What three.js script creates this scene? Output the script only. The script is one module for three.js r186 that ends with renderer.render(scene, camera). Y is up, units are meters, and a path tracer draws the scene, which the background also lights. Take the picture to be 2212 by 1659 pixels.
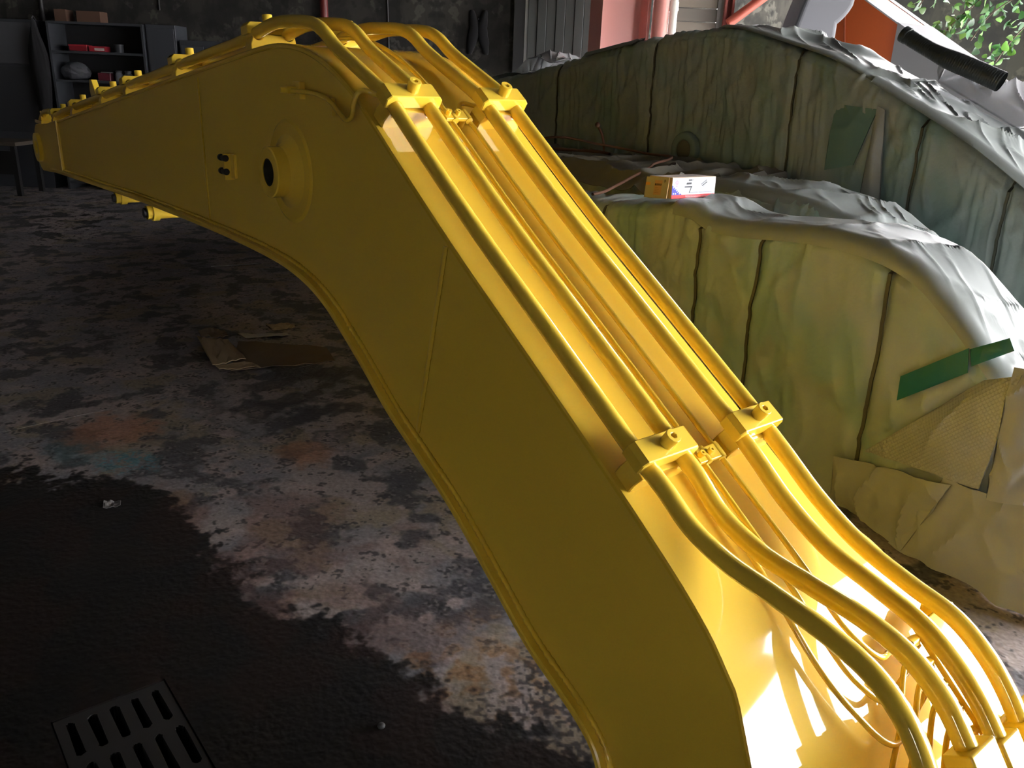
import * as THREE from 'three';
import { mergeGeometries, toCreasedNormals, mergeVertices } from 'three/addons/utils/BufferGeometryUtils.js';
import { RoundedBoxGeometry } from 'three/addons/geometries/RoundedBoxGeometry.js';
import { createNoise3D, createNoise2D } from 'simplex-noise';

// ---------------------------------------------------------------- camera, sky, exposure
const DEG = Math.PI / 180;
const scene = new THREE.Scene();
const camera = new THREE.PerspectiveCamera(2 * Math.atan(829.5 / 1800) / DEG, 2212 / 1659, 0.05, 200);
camera.position.set(0, 1.68, 0);
camera.rotation.set(-20 * DEG, 0, 2.3 * DEG, 'YXZ');
scene.add(camera);
scene.background = new THREE.Color().setRGB(1.0, 0.99, 1.0);   // plain overcast sky
scene.backgroundIntensity = 1;
const renderer = new THREE.WebGLRenderer({ antialias: true });
renderer.toneMapping = THREE.LinearToneMapping;
renderer.toneMappingExposure = 36;
renderer.shadowMap.enabled = true;

// ---------------------------------------------------------------- helpers
let seed = 20240611;
const rnd = () => { seed = (seed * 1664525 + 1013904223) >>> 0; return seed / 4294967296; };
const rr = (a, b) => a + (b - a) * rnd();
const n3 = createNoise3D(rnd), n2 = createNoise2D(rnd);
const fbm3 = (x, y, z, o = 4) => { let a = 0, k = 0.5, f = 1; for (let i = 0; i < o; i++) { a += k * n3(x * f, y * f, z * f); f *= 2.03; k *= 0.5; } return a; };
const fbm2 = (x, y, o = 4) => { let a = 0, k = 0.5, f = 1; for (let i = 0; i < o; i++) { a += k * n2(x * f, y * f); f *= 2.03; k *= 0.5; } return a; };
const clamp = (x, a = 0, b = 1) => Math.min(b, Math.max(a, x));
const sst = (a, b, x) => { const t = clamp((x - a) / (b - a)); return t * t * (3 - 2 * t); };
const V = (x, y, z) => new THREE.Vector3(x, y, z);
const taken = {};
function numbered(n) { const k = taken[n] = (taken[n] ?? -1) + 1; return k ? n + '_' + String(k).padStart(3, '0') : n; }
function shadows(m) { m.castShadow = true; m.receiveShadow = true; return m; }
function mesh(name, geo, mat, parent) { const m = shadows(new THREE.Mesh(geo, mat)); m.name = name; (parent ?? scene).add(m); return m; }
function tag(o, label, category, group) { o.name = numbered(o.name); o.userData.label = label; o.userData.category = category; if (group) o.userData.group = group; return o; }
function thing(name, label, category, pos = [0, 0, 0], turn = 0, group) { const g = new THREE.Group(); g.name = name; g.position.set(...pos); g.rotation.y = turn; scene.add(g); return tag(g, label, category, group); }
function struct(o) { o.userData.kind = 'structure'; return o; }
function piece(name, geo, mat) { return struct(mesh(name, geo, mat)); }
const mat = (r, g, b, o = {}) => new THREE.MeshPhysicalMaterial({ color: new THREE.Color().setRGB(r, g, b), roughness: 0.6, ...o });
const bx = (w, h, d, x = 0, y = 0, z = 0) => new THREE.BoxGeometry(w, h, d).translate(x, y, z);
const rbx = (w, h, d, r, x = 0, y = 0, z = 0) => new RoundedBoxGeometry(w, h, d, 2, r).translate(x, y, z);
const cyl = (r, h, x = 0, y = 0, z = 0, seg = 20, r2 = r) => new THREE.CylinderGeometry(r, r2, h, seg).translate(x, y, z);
const merge = (a) => mergeGeometries(a.map((g) => { const q = g.index ? g.toNonIndexed() : g; for (const k of Object.keys(q.attributes)) if (!['position', 'normal', 'uv'].includes(k)) q.deleteAttribute(k); return q; }));
// closed rings -> solid
function loft(rings, { caps = true, crease = 0.6, closed = true } = {}) {
  const K = rings[0].length, pos = [], idx = [];
  for (const r of rings) for (const p of r) pos.push(p.x, p.y, p.z);
  const n = rings.length, kk = closed ? K : K - 1;
  for (let i = 0; i < n - 1; i++) for (let j = 0; j < kk; j++) {
    const a = i * K + j, b = i * K + (j + 1) % K, c = a + K, d = b + K;
    idx.push(a, c, b, b, c, d);
  }
  if (caps && closed) for (const [base, flip] of [[0, false], [(n - 1) * K, true]])
    for (let j = 1; j < K - 1; j++) flip ? idx.push(base, base + j, base + j + 1) : idx.push(base, base + j + 1, base + j);
  const g = new THREE.BufferGeometry();
  g.setAttribute('position', new THREE.Float32BufferAttribute(pos, 3)); g.setIndex(idx);
  fixWinding(g);
  const q = crease >= 3 ? (g.computeVertexNormals(), g) : toCreasedNormals(g, crease);
  if (!q.attributes.uv) q.setAttribute('uv', new THREE.Float32BufferAttribute(new Float32Array(q.attributes.position.count * 2), 2));
  return q;
}
function fixWinding(g) {   // turn the faces outwards
  const p = g.attributes.position, ix = g.index.array; let vol = 0;
  const a = V(), b = V(), c = V();
  for (let i = 0; i < ix.length; i += 3) { a.fromBufferAttribute(p, ix[i]); b.fromBufferAttribute(p, ix[i + 1]); c.fromBufferAttribute(p, ix[i + 2]); vol += a.dot(b.cross(c)); }
  if (vol < 0) for (let i = 0; i < ix.length; i += 3) { const t = ix[i + 1]; ix[i + 1] = ix[i + 2]; ix[i + 2] = t; }
}
function tube(pts, r, seg = 200, rad = 14, tension = 0.5) { return new THREE.TubeGeometry(new THREE.CatmullRomCurve3(pts, false, 'centripetal', tension), seg, r, rad, false); }
// a row of points with rounded bends (straight runs, arcs at the corners)
function bent(pts, rad) {
  const path = new THREE.CurvePath();
  let prev = pts[0];
  for (let i = 1; i < pts.length - 1; i++) {
    const a = pts[i - 1], b = pts[i], c = pts[i + 1];
    const R = Array.isArray(rad) ? rad[i - 1] : rad;
    const ra = Math.min(R, a.distanceTo(b) * 0.48), rc = Math.min(R, b.distanceTo(c) * 0.48);
    const p = b.clone().lerp(a, ra / a.distanceTo(b)), q = b.clone().lerp(c, rc / b.distanceTo(c));
    path.add(new THREE.LineCurve3(prev, p)); path.add(new THREE.QuadraticBezierCurve3(p, b, q)); prev = q;
  }
  path.add(new THREE.LineCurve3(prev, pts.at(-1)));
  return path;
}
function bentTube(pts, r, rad, seg = 160, n = 14) {
  const path = bent(pts, rad), out = [];
  for (const c of path.curves) { const k = c.isLineCurve3 ? 2 : 10; for (let i = 0; i < k; i++) out.push(c.getPoint(i / k)); }
  out.push(pts.at(-1));
  const clean = out.filter((p, i) => !i || p.distanceTo(out[i - 1]) > 1e-4);
  // rotation-minimising rings
  const rings = []; let nrm = null;
  for (let i = 0; i < clean.length; i++) {
    const t = (i === 0 ? clean[1].clone().sub(clean[0]) : i === clean.length - 1 ? clean[i].clone().sub(clean[i - 1]) : clean[i + 1].clone().sub(clean[i]).normalize().add(clean[i].clone().sub(clean[i - 1]).normalize())).normalize();
    if (!nrm) nrm = Math.abs(t.y) < 0.9 ? V(0, 1, 0) : V(1, 0, 0);
    nrm = nrm.clone().sub(t.clone().multiplyScalar(nrm.dot(t))).normalize();
    const bi = t.clone().cross(nrm), ring = [];
    for (let j = 0; j < n; j++) { const a = j / n * Math.PI * 2; ring.push(clean[i].clone().addScaledVector(nrm, Math.cos(a) * r).addScaledVector(bi, Math.sin(a) * r)); }
    rings.push(ring);
  }
  return loft(rings, { crease: 0.9 });
}
function texture(w, h, fn, { srgb = false, repeat, wrap = THREE.RepeatWrapping } = {}) {
  const data = new Uint8Array(w * h * 4);
  for (let y = 0; y < h; y++) for (let x = 0; x < w; x++) { const c = fn(x / w, y / h, x, y), k = (y * w + x) * 4; data[k] = clamp(c[0], 0, 255); data[k + 1] = clamp(c[1], 0, 255); data[k + 2] = clamp(c[2], 0, 255); data[k + 3] = 255; }
  const t = new THREE.DataTexture(data, w, h); t.magFilter = THREE.LinearFilter; t.minFilter = THREE.LinearFilter; t.wrapS = t.wrapT = wrap;
  if (srgb) t.colorSpace = THREE.SRGBColorSpace; if (repeat) t.repeat.set(...repeat); t.needsUpdate = true; return t;
}
// a frame laid along a horizontal heading: local x = along (s), z = across (l)
const heading = (th) => { const a = th * DEG; return { d: V(-Math.sin(a), 0, -Math.cos(a)), c: V(Math.cos(a), 0, -Math.sin(a)), turn: Math.PI / 2 + a }; };
const place = (h, s, l, y = 0) => { const p = h.d.clone().multiplyScalar(s).addScaledVector(h.c, l); return [p.x, y, p.z]; };

// ---------------------------------------------------------------- materials
const M = {
  yellow: mat(0.80, 0.54, 0.05, { roughness: 0.5, specularIntensity: 0.15, clearcoat: 1, clearcoatRoughness: 0.035 }),
  yellowSide: mat(0.80, 0.54, 0.05, { roughness: 0.55, specularIntensity: 0.2, clearcoat: 0.8, clearcoatRoughness: 0.28 }),
  black: mat(0.012, 0.012, 0.013, { roughness: 0.5 }),
  bore: mat(0.33, 0.34, 0.36, { roughness: 0.3, metalness: 0.95, side: THREE.DoubleSide }),
  steel: mat(0.3, 0.3, 0.31, { roughness: 0.35, metalness: 0.9 }),
  strap: mat(0.07, 0.068, 0.048, { roughness: 0.5 }),
  roof: mat(0.045, 0.045, 0.045, { roughness: 0.9 }),
  pink: mat(0.66, 0.26, 0.23, { roughness: 0.45 }),
  darkRed: mat(0.25, 0.06, 0.05, { roughness: 0.5 }),
  pvc: mat(0.75, 0.73, 0.68, { roughness: 0.35 }),
};

// ---------------------------------------------------------------- the setting
// floor: two cast slabs with an open joint, a drain opening in the nearer one
const HB = heading(39);
const drain = { s0: 1.70, s1: 2.155, l0: 0.185, l1: 0.485 };
const FX = 8.4, fx0 = -7, fz0 = -9.4;      // the floor texture covers 8.4 m square from this corner
const lerp3 = (a, b, t) => [a[0] + (b[0] - a[0]) * t, a[1] + (b[1] - a[1]) * t, a[2] + (b[2] - a[2]) * t];
const blob = (x, z, bx_, bz, r, n) => sst(1.15, 0.55, Math.hypot(x - bx_, z - bz) / r + 0.55 * n);
const floorMap = texture(1536, 1536, (u, v) => {
  const x = fx0 + u * FX, z = fz0 + v * FX;
  const w1 = fbm2(x * 1.1 + 3, z * 1.1, 4), w2 = fbm2(x * 3.1, z * 3.1 + 9, 4), w3 = fbm2(x * 9 + 1, z * 9, 3), w4 = n2(x * 34, z * 34), w5 = n2(x * 70 + 5, z * 70);
  let c = lerp3([128, 118, 116], [104, 102, 106], sst(-0.25, 0.25, w1));
  c = lerp3(c, [142, 126, 122], 0.75 * sst(0.05, 0.4, w2 + 0.25 * w3));                         // worn pinkish concrete
  c = lerp3(c, [118, 106, 84], 0.6 * sst(0.1, 0.4, fbm2(x * 1.7 + 20, z * 1.7 + 4, 4) + 0.15 * w3));  // ochre overspray
  c = lerp3(c, [56, 56, 60], 0.85 * sst(0.08, 0.3, fbm2(x * 2.3 + 8, z * 2.3 + 31, 5) + 0.2 * w3)); // oil
  c = lerp3(c, [40, 38, 40], 0.8 * sst(0.3, 0.5, w3 + 0.35 * w4 + 0.25 * w2));
  c = lerp3(c, [150, 140, 138], 0.55 * sst(0.35, 0.6, w3 * 0.7 - 0.5 * w4 + 0.3 * w1));
  const n = w2 + 0.6 * w3;
  c = lerp3(c, [66, 112, 124], 0.75 * blob(x, z, -1.71, -3.4, 0.15, n) * sst(-0.3, 0.2, w4 + w3 * 2));
  c = lerp3(c, [70, 105, 110], 0.4 * blob(x, z, -2.0, -3.5, 0.16, n));
  c = lerp3(c, [140, 92, 70], 0.6 * blob(x, z, -1.95, -3.72, 0.22, n) + 0.0);
  c = lerp3(c, [138, 92, 66], 0.55 * blob(x, z, -0.95, -3.55, 0.16, n));
  c = lerp3(c, [128, 96, 66], 0.7 * blob(x, z, -0.05, -2.05, 0.3, n) * sst(-0.1, 0.3, w3));
  c = lerp3(c, [84, 52, 44], 0.35 * blob(x, z, -1.1, -2.5, 0.75, n) * sst(0, 0.35, fbm2(x * 2.2, z * 2.2 + 50, 4) + 0.2));   // rust red wash
  c = lerp3(c, [78, 52, 44], 0.3 * blob(x, z, -0.5, -2.1, 0.5, n) * sst(0, 0.35, fbm2(x * 2.2 + 9, z * 2.2 + 50, 4) + 0.25));
  c = lerp3(c, [44, 42, 42], 0.7 * blob(x, z, -1.0, -4.4, 0.9, n) * sst(-0.15, 0.2, w2));
  c = lerp3(c, [36, 34, 36], 0.75 * blob(x, z, 0.25, -1.95, 0.32, n) * sst(-0.2, 0.2, w4 + w3));
  // oil-soaked area with a ragged outline round the drain
  const edge = x < -2.23 ? -3.28 : x < -1.4 ? -3.28 + (x + 2.23) * 0.18 : x < -0.85 ? -3.13 + (x + 1.4) * 1.38 : x < -0.59 ? -2.37 + (x + 0.85) * 0.23 : x < 0.16 ? -2.31 + (x + 0.59) * 0.735 : -1.76 + (x - 0.16) * 0.7;
  const oil = sst(-0.04, 0.05, z - edge + 0.16 * w2 + 0.14 * w3 + 0.03 * w4);
  const oc = lerp3(lerp3([34, 29, 27], [24, 24, 26], sst(-0.2, 0.2, w2)), [52, 28, 22], 0.6 * sst(0.05, 0.35, fbm2(x * 2.2, z * 2.2 + 50, 4) + 0.1));
  c = lerp3(c, oc, 0.93 * oil);
  const k = (1.14 - 0.46 * oil) * (1 + 0.10 * w4 + 0.07 * w5);
  return [c[0] * k, c[1] * k, c[2] * k];
}, { srgb: true, wrap: THREE.MirroredRepeatWrapping });
const floorBump = texture(768, 768, (u, v) => { const k = 128 + 60 * fbm2(u * 60, v * 60, 3) + 50 * fbm2(u * 14, v * 14, 3); return [k, k, k]; }, { repeat: [3.5, 3.5], wrap: THREE.MirroredRepeatWrapping });
const floorMat = new THREE.MeshPhysicalMaterial({ map: floorMap, roughness: 0.62, bumpMap: floorBump, bumpScale: 0.006 });
{
  const ja = [-2.45, -3.64], jb = [-1.64, -4.42], sl = (jb[1] - ja[1]) / (jb[0] - ja[0]);   // the joint between the slabs
  const jz = (x) => ja[1] + sl * (x - ja[0]);
  const slab = (pts, holes = []) => {
    const sh = new THREE.Shape(pts.map(([x, z]) => new THREE.Vector2(x, -z)));
    for (const h of holes) sh.holes.push(new THREE.Path(h.map(([x, z]) => new THREE.Vector2(x, -z))));
    const g = new THREE.ExtrudeGeometry(sh, { depth: 0.2, bevelEnabled: false }).rotateX(-Math.PI / 2).translate(0, -0.2, 0);
    const p = g.attributes.position, uv = g.attributes.uv;
    for (let i = 0; i < p.count; i++) uv.setXY(i, (p.getX(i) - fx0) / FX, (p.getZ(i) - fz0) / FX);
    return g;
  };
  const dh = [[drain.s0, drain.l0], [drain.s1, drain.l0], [drain.s1, drain.l1], [drain.s0, drain.l1]].map(([s, l]) => { const p = place(HB, s, l); return [p[0], p[2]]; });
  const e = 0.004, x0 = -9, x1 = 6.8, zb = -12.4, xj = (zb - ja[1]) / sl + ja[0];
  const f = new THREE.Group(); f.name = 'floor'; struct(f); scene.add(f);
  mesh('slab', slab([[x0, 6], [x1, 6], [x1, zb], [xj, zb + e], [x0, jz(x0) + e]], [dh]), floorMat, f);
  mesh('slab', slab([[x0, jz(x0) - e], [xj, zb - e], [x0, zb]]), floorMat, f);
  // the pit under the drain
  const dark = mat(0.14, 0.135, 0.13, { roughness: 0.9 }), pit = new THREE.Group(); pit.name = 'drain_pit'; struct(pit); scene.add(pit);
  const dl = drain.l1 - drain.l0, ds = drain.s1 - drain.s0;
  pit.position.set(...place(HB, drain.s0 + ds / 2, drain.l0 + dl / 2)); pit.rotation.y = HB.turn;
  mesh('pit_bottom', bx(ds + 0.1, 0.02, dl + 0.1, 0, -0.42, 0), dark, pit);
  for (const k of [-1, 1]) { mesh('pit_wall', bx(ds + 0.1, 0.24, 0.04, 0, -0.31, k * (dl / 2 + 0.02)), dark, pit); mesh('pit_wall', bx(0.04, 0.24, dl + 0.1, k * (ds / 2 + 0.02), -0.31, 0), dark, pit); }
}
const wallTex = texture(768, 768, (u, v) => {
  const w = fbm2(u * 6, v * 6, 5), f = fbm2(u * 30, v * 30, 3), k = sst(0.16, 0.24, fbm2(u * 7 + 9, v * 7 + 3, 5)), s = fbm2(u * 22, v * 3, 3);
  let c = lerp3([44, 43, 41], [66, 64, 59], sst(-0.3, 0.3, w + 0.2 * f)); c = lerp3(c, [112, 110, 103], 0.55 * k * sst(-0.2, 0.3, f + 0.2)); c = lerp3(c, [26, 26, 26], 0.55 * sst(0.1, 0.4, fbm2(u * 9 + 30, v * 9, 4))); c = lerp3(c, [30, 30, 29], 0.3 * sst(0.1, 0.4, s)); return c;
}, { srgb: true, wrap: THREE.MirroredRepeatWrapping });
const wallMat = (r, g, b, rep) => { const t = wallTex.clone(); t.repeat.set(...rep); t.needsUpdate = true; return new THREE.MeshPhysicalMaterial({ map: t, color: new THREE.Color().setRGB(r, g, b), roughness: 0.9 }); };
const dim = mat(0.062, 0.048, 0.034, { roughness: 0.9 });
const yard = mat(0.52, 0.51, 0.48, { roughness: 0.9 });
piece('yard_ground', bx(60, 0.3, 80, 36.8, -0.17, -5), yard);
piece('yard_ground', bx(56, 0.3, 30, -21.2, -0.17, -27.41), mat(0.16, 0.16, 0.14, { roughness: 0.9 })).name = 'yard_ground_001';
piece('yard_ground', bx(40, 0.3, 80, -29.2, -0.17, 20), yard).name = 'yard_ground_002';
piece('yard_ground', bx(16, 0.3, 40, -1.2, -0.17, 26.1), yard).name = 'yard_ground_003';
piece('wall_back', bx(10.1, 6.2, 0.25, -3.95, 3.1, -12.53), wallMat(0.55, 0.54, 0.52, [2.6, 1.6]));
piece('wall_left', bx(0.25, 6.2, 19, -9.1, 3.1, -3.2), dim);
// front wall; narrow opening behind the camera added to let in fill light
piece('wall_front', merge([bx(7.35, 6.2, 0.25, -5.425, 3.1, 6.13), bx(8.2, 6.2, 0.25, 2.8, 3.1, 6.13), bx(0.45, 4.2, 0.25, -1.525, 4.1, 6.13)]), dim);
piece('added_wall_right', bx(0.25, 6.2, 5.2, 6.9, 3.1, 3.4), dim);  // unseen wall stretch, added to narrow the bright opening on the right
piece('added_right_header', bx(0.25, 2.95, 11.5, 6.9, 4.325, -4.95), dim).name = 'added_header_1';  // unseen header, added low to cut off the higher sky
piece('ceiling', bx(16.4, 0.2, 23.4, -1.0, 5.9, -5.3), M.roof);  // stretch past the back wall is added to shade the outside wall
piece('added_shade_roof', bx(3.6, 0.15, 5, 8.8, 4.6, -14.5), M.roof);  // roof added out of view to keep sky light off the outside wall
piece('added_shade_wall', bx(0.2, 5.8, 6, 10.6, 2.9, -14), dim);  // side wall added to block sky light coming from the right
piece('wall_outside', bx(5.5, 5.8, 0.3, 3.25, 2.9, -16.8), wallMat(1, 1, 0.95, [1.2, 1.0]));
piece('wall_outside', bx(10, 5.8, 0.3, 11, 2.9, -16.9), wallMat(0.32, 0.33, 0.25, [1.6, 1.0])).name = 'wall_outside_001';

// ---------------------------------------------------------------- the excavator boom
const S0 = 3.0, LC = 1.385, HW = 0.235;           // base of the boom in its own frame
const LL = LC - HW, LR = LC + HW;                  // the two side faces (1.15, 1.62)
const boom = thing('excavator_boom', 'large glossy yellow excavator boom with four hydraulic pipes clamped along its back', 'machine part', place(HB, S0, LC), HB.turn);
const B = (s, y, l) => V(s - S0, y, l - LC);
const spline2 = (pts, n) => new THREE.CatmullRomCurve3(pts.map(([s, y]) => V(s, y, 0)), false, 'centripetal').getSpacedPoints(n);
const topPts = [[0.34, 0.16], [0.42, 0.265], [0.50, 0.368], [0.58, 0.468], [0.63, 0.53], [0.68, 0.587], [0.725, 0.637], [0.78, 0.70], [0.86, 0.768], [0.96, 0.84], [1.06, 0.908], [1.39, 1.122], [1.66, 1.296], [1.92, 1.475], [2.07, 1.582], [2.14, 1.63], [2.22, 1.672], [2.30, 1.706], [2.38, 1.732], [2.47, 1.751], [2.57, 1.76], [2.67, 1.76], [2.79, 1.75], [3.12, 1.71], [4.19, 1.575], [5.2, 1.445], [6.09, 1.33], [6.3, 1.30]];
const botPts = [[0.80, 0.03], [0.93, 0.07], [0.98, 0.14], [1.0, 0.2], [1.03, 0.255], [1.08, 0.295], [1.16, 0.335], [1.28, 0.39], [1.44, 0.50], [1.61, 0.615], [1.77, 0.70], [1.94, 0.785], [2.07, 0.87], [2.21, 0.955], [2.31, 1.01], [2.42, 1.05], [2.59, 1.082], [2.77, 1.094], [3.07, 1.10], [3.41, 1.10], [4.38, 1.085], [5.2, 1.06], [6.1, 1.03], [6.3, 1.02]];
const NS = 220;
const topC = spline2(topPts, NS), botC = spline2(botPts, NS);
const ytop = (s) => { for (let i = 0; i < NS; i++) if (topC[i + 1].x >= s) { const t = (s - topC[i].x) / (topC[i + 1].x - topC[i].x); return topC[i].y + t * (topC[i + 1].y - topC[i].y); } return topC[NS].y; };
const slopeAt = (s) => { const e = 0.03, v = V(2 * e, ytop(s + e) - ytop(s - e), 0).normalize(); return v; };
const flareL = (s) => LL - 0.55 * clamp(0.72 - s, 0, 0.24);
const flare = (s) => LR + 0.2 * sst(1.0, 0.62, s);
const nrm2 = (c, i) => { const t = c[Math.min(i + 1, NS)].clone().sub(c[Math.max(i - 1, 0)]).normalize(); return V(-t.y, t.x, 0); };
{
  // top plate and bottom plate
  const strip = (curve, la, lb, th, up) => loft(curve.map((p, i) => {
    const n = nrm2(curve, i), b = 0.004, A = la(p.x), C = lb(p.x);
    const q = (l, k) => B(p.x + n.x * k, p.y + n.y * k, l);
    const lo = up > 0 ? 0 : -th, hi = up > 0 ? th : 0;
    return [q(A, lo + b), q(A, hi - b), q(A + b, hi), q(C - b, hi), q(C, hi - b), q(C, lo + b), q(C - b, lo), q(A + b, lo)];
  }), { crease: 0.5 });
  const lower = topC.map((p, i) => p.clone().addScaledVector(nrm2(topC, i), -0.016));
  mesh('top_plate', strip(lower, (s) => flareL(s) - 0.008, (s) => flare(s) + 0.008, 0.016, 1), M.yellow, boom);
  mesh('bottom_plate', strip(botC, () => LL - 0.032, (s) => flare(s) + 0.032, 0.02, -1), M.yellowSide, boom);
  // side plates
  const side = (lf, th) => loft(topC.map((p, i) => {
    const q = botC[i], t = nrm2(topC, i), P = p.clone().addScaledVector(t, -0.014);
    return [B(P.x, P.y, lf(P.x)), B(P.x, P.y, lf(P.x) + th), B(q.x, q.y, lf(q.x) + th), B(q.x, q.y, lf(q.x))];
  }), { crease: 0.5 });
  mesh('side_plate', side(flareL, 0.014), M.yellowSide, boom);
  mesh('side_plate', side(flare, -0.014), M.yellowSide, boom);
  mesh('end_plate', bx(0.02, 0.26, LR - LL - 0.03, 6.28 - S0, 1.16, 0), M.yellowSide, boom);
  // the weld along the lower edge
  const bead = [];
  const fine = spline2(botPts, 900);
  for (let i = 20; i <= 900; i++) {
    const p = fine[i], t = fine[Math.min(i + 1, 900)].clone().sub(fine[i - 1]).normalize(), n = V(-t.y, t.x, 0);
    const r = 0.0075 * (1 + 0.22 * Math.sin(i * 2.1) + 0.2 * n2(i * 0.35, 3)), ring = [];
    for (let j = 0; j < 6; j++) { const a = j / 6 * Math.PI * 2, k = 0.004 + Math.cos(a) * r; ring.push(B(p.x + n.x * k, p.y + n.y * k, LL - 0.004 + Math.sin(a) * r)); }
    bead.push(ring);
  }
  mesh('weld_seam', loft(bead, { crease: 3.2 }), M.yellow, boom);
  const seam = (a, b) => { const rings = []; for (let i = 0; i <= 60; i++) { const t = i / 60, s = a[0] + (b[0] - a[0]) * t, y = a[1] + (b[1] - a[1]) * t, r = 0.006 * (1 + 0.2 * Math.sin(i * 2.2)); rings.push([0, 1, 2, 3, 4].map((j) => { const q = j / 4 * Math.PI; return B(s + Math.cos(q) * 0.011, y, LL - Math.sin(q) * r * 0.75 + 0.0005); })); } return loft(rings, { crease: 3.2 }); };
  mesh('weld_seam', seam([3.395, ytop(3.395) - 0.03], [3.39, 1.105]), M.yellowSide, boom);
  mesh('weld_seam', seam([1.7, 1.29], [1.83, 0.745]), M.yellowSide, boom);
}
// pivot boss with its bore on the near side, and its twin on the far side
for (const sgn of [-1, 1]) {
  const prof = [[0.043, 0.075], [0.075, 0.075], [0.079, 0.072], [0.079, 0.034], [0.082, 0.027], [0.092, 0.017], [0.108, 0.009], [0.116, 0.006], [0.152, 0.006], [0.163, 0.0], [0.163, -0.01], [0.043, -0.01]];
  const g = new THREE.LatheGeometry([...prof, prof[0]].map(([r, h]) => new THREE.Vector2(r, h)), 72);
  const b = mesh('pivot_boss', toCreasedNormals(g, 0.35).rotateX(sgn * Math.PI / 2), M.yellow, boom);
  b.position.copy(B(2.595, 1.378, sgn < 0 ? LL : LR));
  const bore = new THREE.CylinderGeometry(0.0428, 0.0428, 0.08, 40, 1, true).rotateX(Math.PI / 2);
  mesh('bore_lining', bore, M.bore, b).position.z = sgn * 0.032;
  mesh('bore_plug', new THREE.CircleGeometry(0.043, 40).rotateY(sgn < 0 ? Math.PI : 0), M.bore, b).position.z = sgn * -0.004;
}
// four main pipes
const PIPE = 0.0195, over = (s, l, h = 0.056) => { const t = slopeAt(s); return B(s - t.y * h, ytop(s) + t.x * h, l); };
const run = (s0, s1, l, n = 14, h) => Array.from({ length: n + 1 }, (_, i) => over(s0 + (s1 - s0) * i / n, l, h));
const PL = [1.187, 1.295, 1.495, 1.588];
const foot = [
  [[0.97, 0.925], [0.89, 0.872], [0.80, 0.842], [0.69, 0.828], [0.57, 0.81], [0.49, 0.785], [0.43, 0.74], [0.385, 0.68], [0.35, 0.60]],
  [[0.98, 0.925], [0.90, 0.862], [0.80, 0.825], [0.68, 0.812], [0.56, 0.80], [0.48, 0.775], [0.41, 0.725], [0.365, 0.67]],
  [[0.98, 0.918], [0.88, 0.842], [0.77, 0.782], [0.65, 0.748], [0.55, 0.718], [0.48, 0.675], [0.42, 0.62], [0.375, 0.563]],
  [[0.97, 0.912], [0.86, 0.832], [0.75, 0.772], [0.63, 0.734], [0.53, 0.708], [0.46, 0.662], [0.41, 0.61], [0.378, 0.565]],
];
PL.forEach((l, i) => {
  const pts = [...run(6.3, 2.98, l, 10, 0.05)];
  pts.push(B(2.74, 1.822, l), B(2.58, 1.824, l), B(2.46, 1.815, l), B(2.40, 1.795, l), B(2.33, 1.755, l));
  pts.push(...run(2.06, 1.1, l, 16), ...foot[i].map(([s, y]) => B(s, y, l)));
  mesh('hydraulic_pipe', tube(pts, PIPE, 420, 16), M.yellow, boom);
});
// thin grease lines
const thin = (pts, r = 0.0065, seg = 240) => mesh('grease_line', tube(pts, r, seg, 10), M.yellow, boom);
thin([...run(2.7, 1.0, 1.372, 22, 0.026), over(0.9, 1.372, 0.026), over(0.8, 1.376, 0.03), over(0.72, 1.39, 0.034), over(0.65, 1.42, 0.034), over(0.605, 1.48, 0.036), B(0.588, 0.53, 1.55), B(0.595, 0.565, 1.63)]);
thin([B(2.07, 1.606, 1.50), B(2.085, 1.612, 1.462), B(2.06, 1.60, 1.434), ...run(2.0, 1.0, 1.432, 16, 0.026), over(0.9, 1.434, 0.028), over(0.8, 1.44, 0.032), over(0.71, 1.465, 0.036), over(0.655, 1.52, 0.038), B(0.63, 0.575, 1.58), B(0.615, 0.585, 1.63)]);
thin(run(1.03, 0.98, 1.34, 2, 0.02).concat([over(0.88, 1.335, 0.02), over(0.78, 1.335, 0.02), over(0.69, 1.35, 0.024), over(0.62, 1.385, 0.026), over(0.56, 1.45, 0.03), B(0.545, 0.475, 1.54), B(0.555, 0.53, 1.63)]));
// clamps
function onBack(m, s, l, h = 0) { const t = slopeAt(s); m.matrix.makeBasis(V(0, 0, 1), V(-t.y, t.x, 0), V(-t.x, -t.y, 0)).setPosition(B(s - t.y * h, ytop(s) + t.x * h, l)); m.matrix.decompose(m.position, m.quaternion, m.scale); return m; }
function boltGeo(r, h, hex) {
  const sh = new THREE.Shape().absarc(0, 0, r, 0, Math.PI * 2); const hole = new THREE.Path();
  for (let i = 0; i <= 6; i++) { const a = -i / 6 * Math.PI * 2; i ? hole.lineTo(Math.cos(a) * hex, Math.sin(a) * hex) : hole.moveTo(hex, 0); }
  sh.holes.push(hole);
  const g = new THREE.ExtrudeGeometry(sh, { depth: h, bevelEnabled: true, bevelSize: r * 0.07, bevelThickness: r * 0.07, bevelSegments: 1, curveSegments: 20 }).rotateX(-Math.PI / 2);
  return merge([g, cyl(r * 0.95, h * 0.35, 0, h * 0.18, 0, 24)]);
}
const bigBolt = boltGeo(0.0158, 0.031, 0.0085), smallBolt = boltGeo(0.0068, 0.013, 0.0035);
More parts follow.
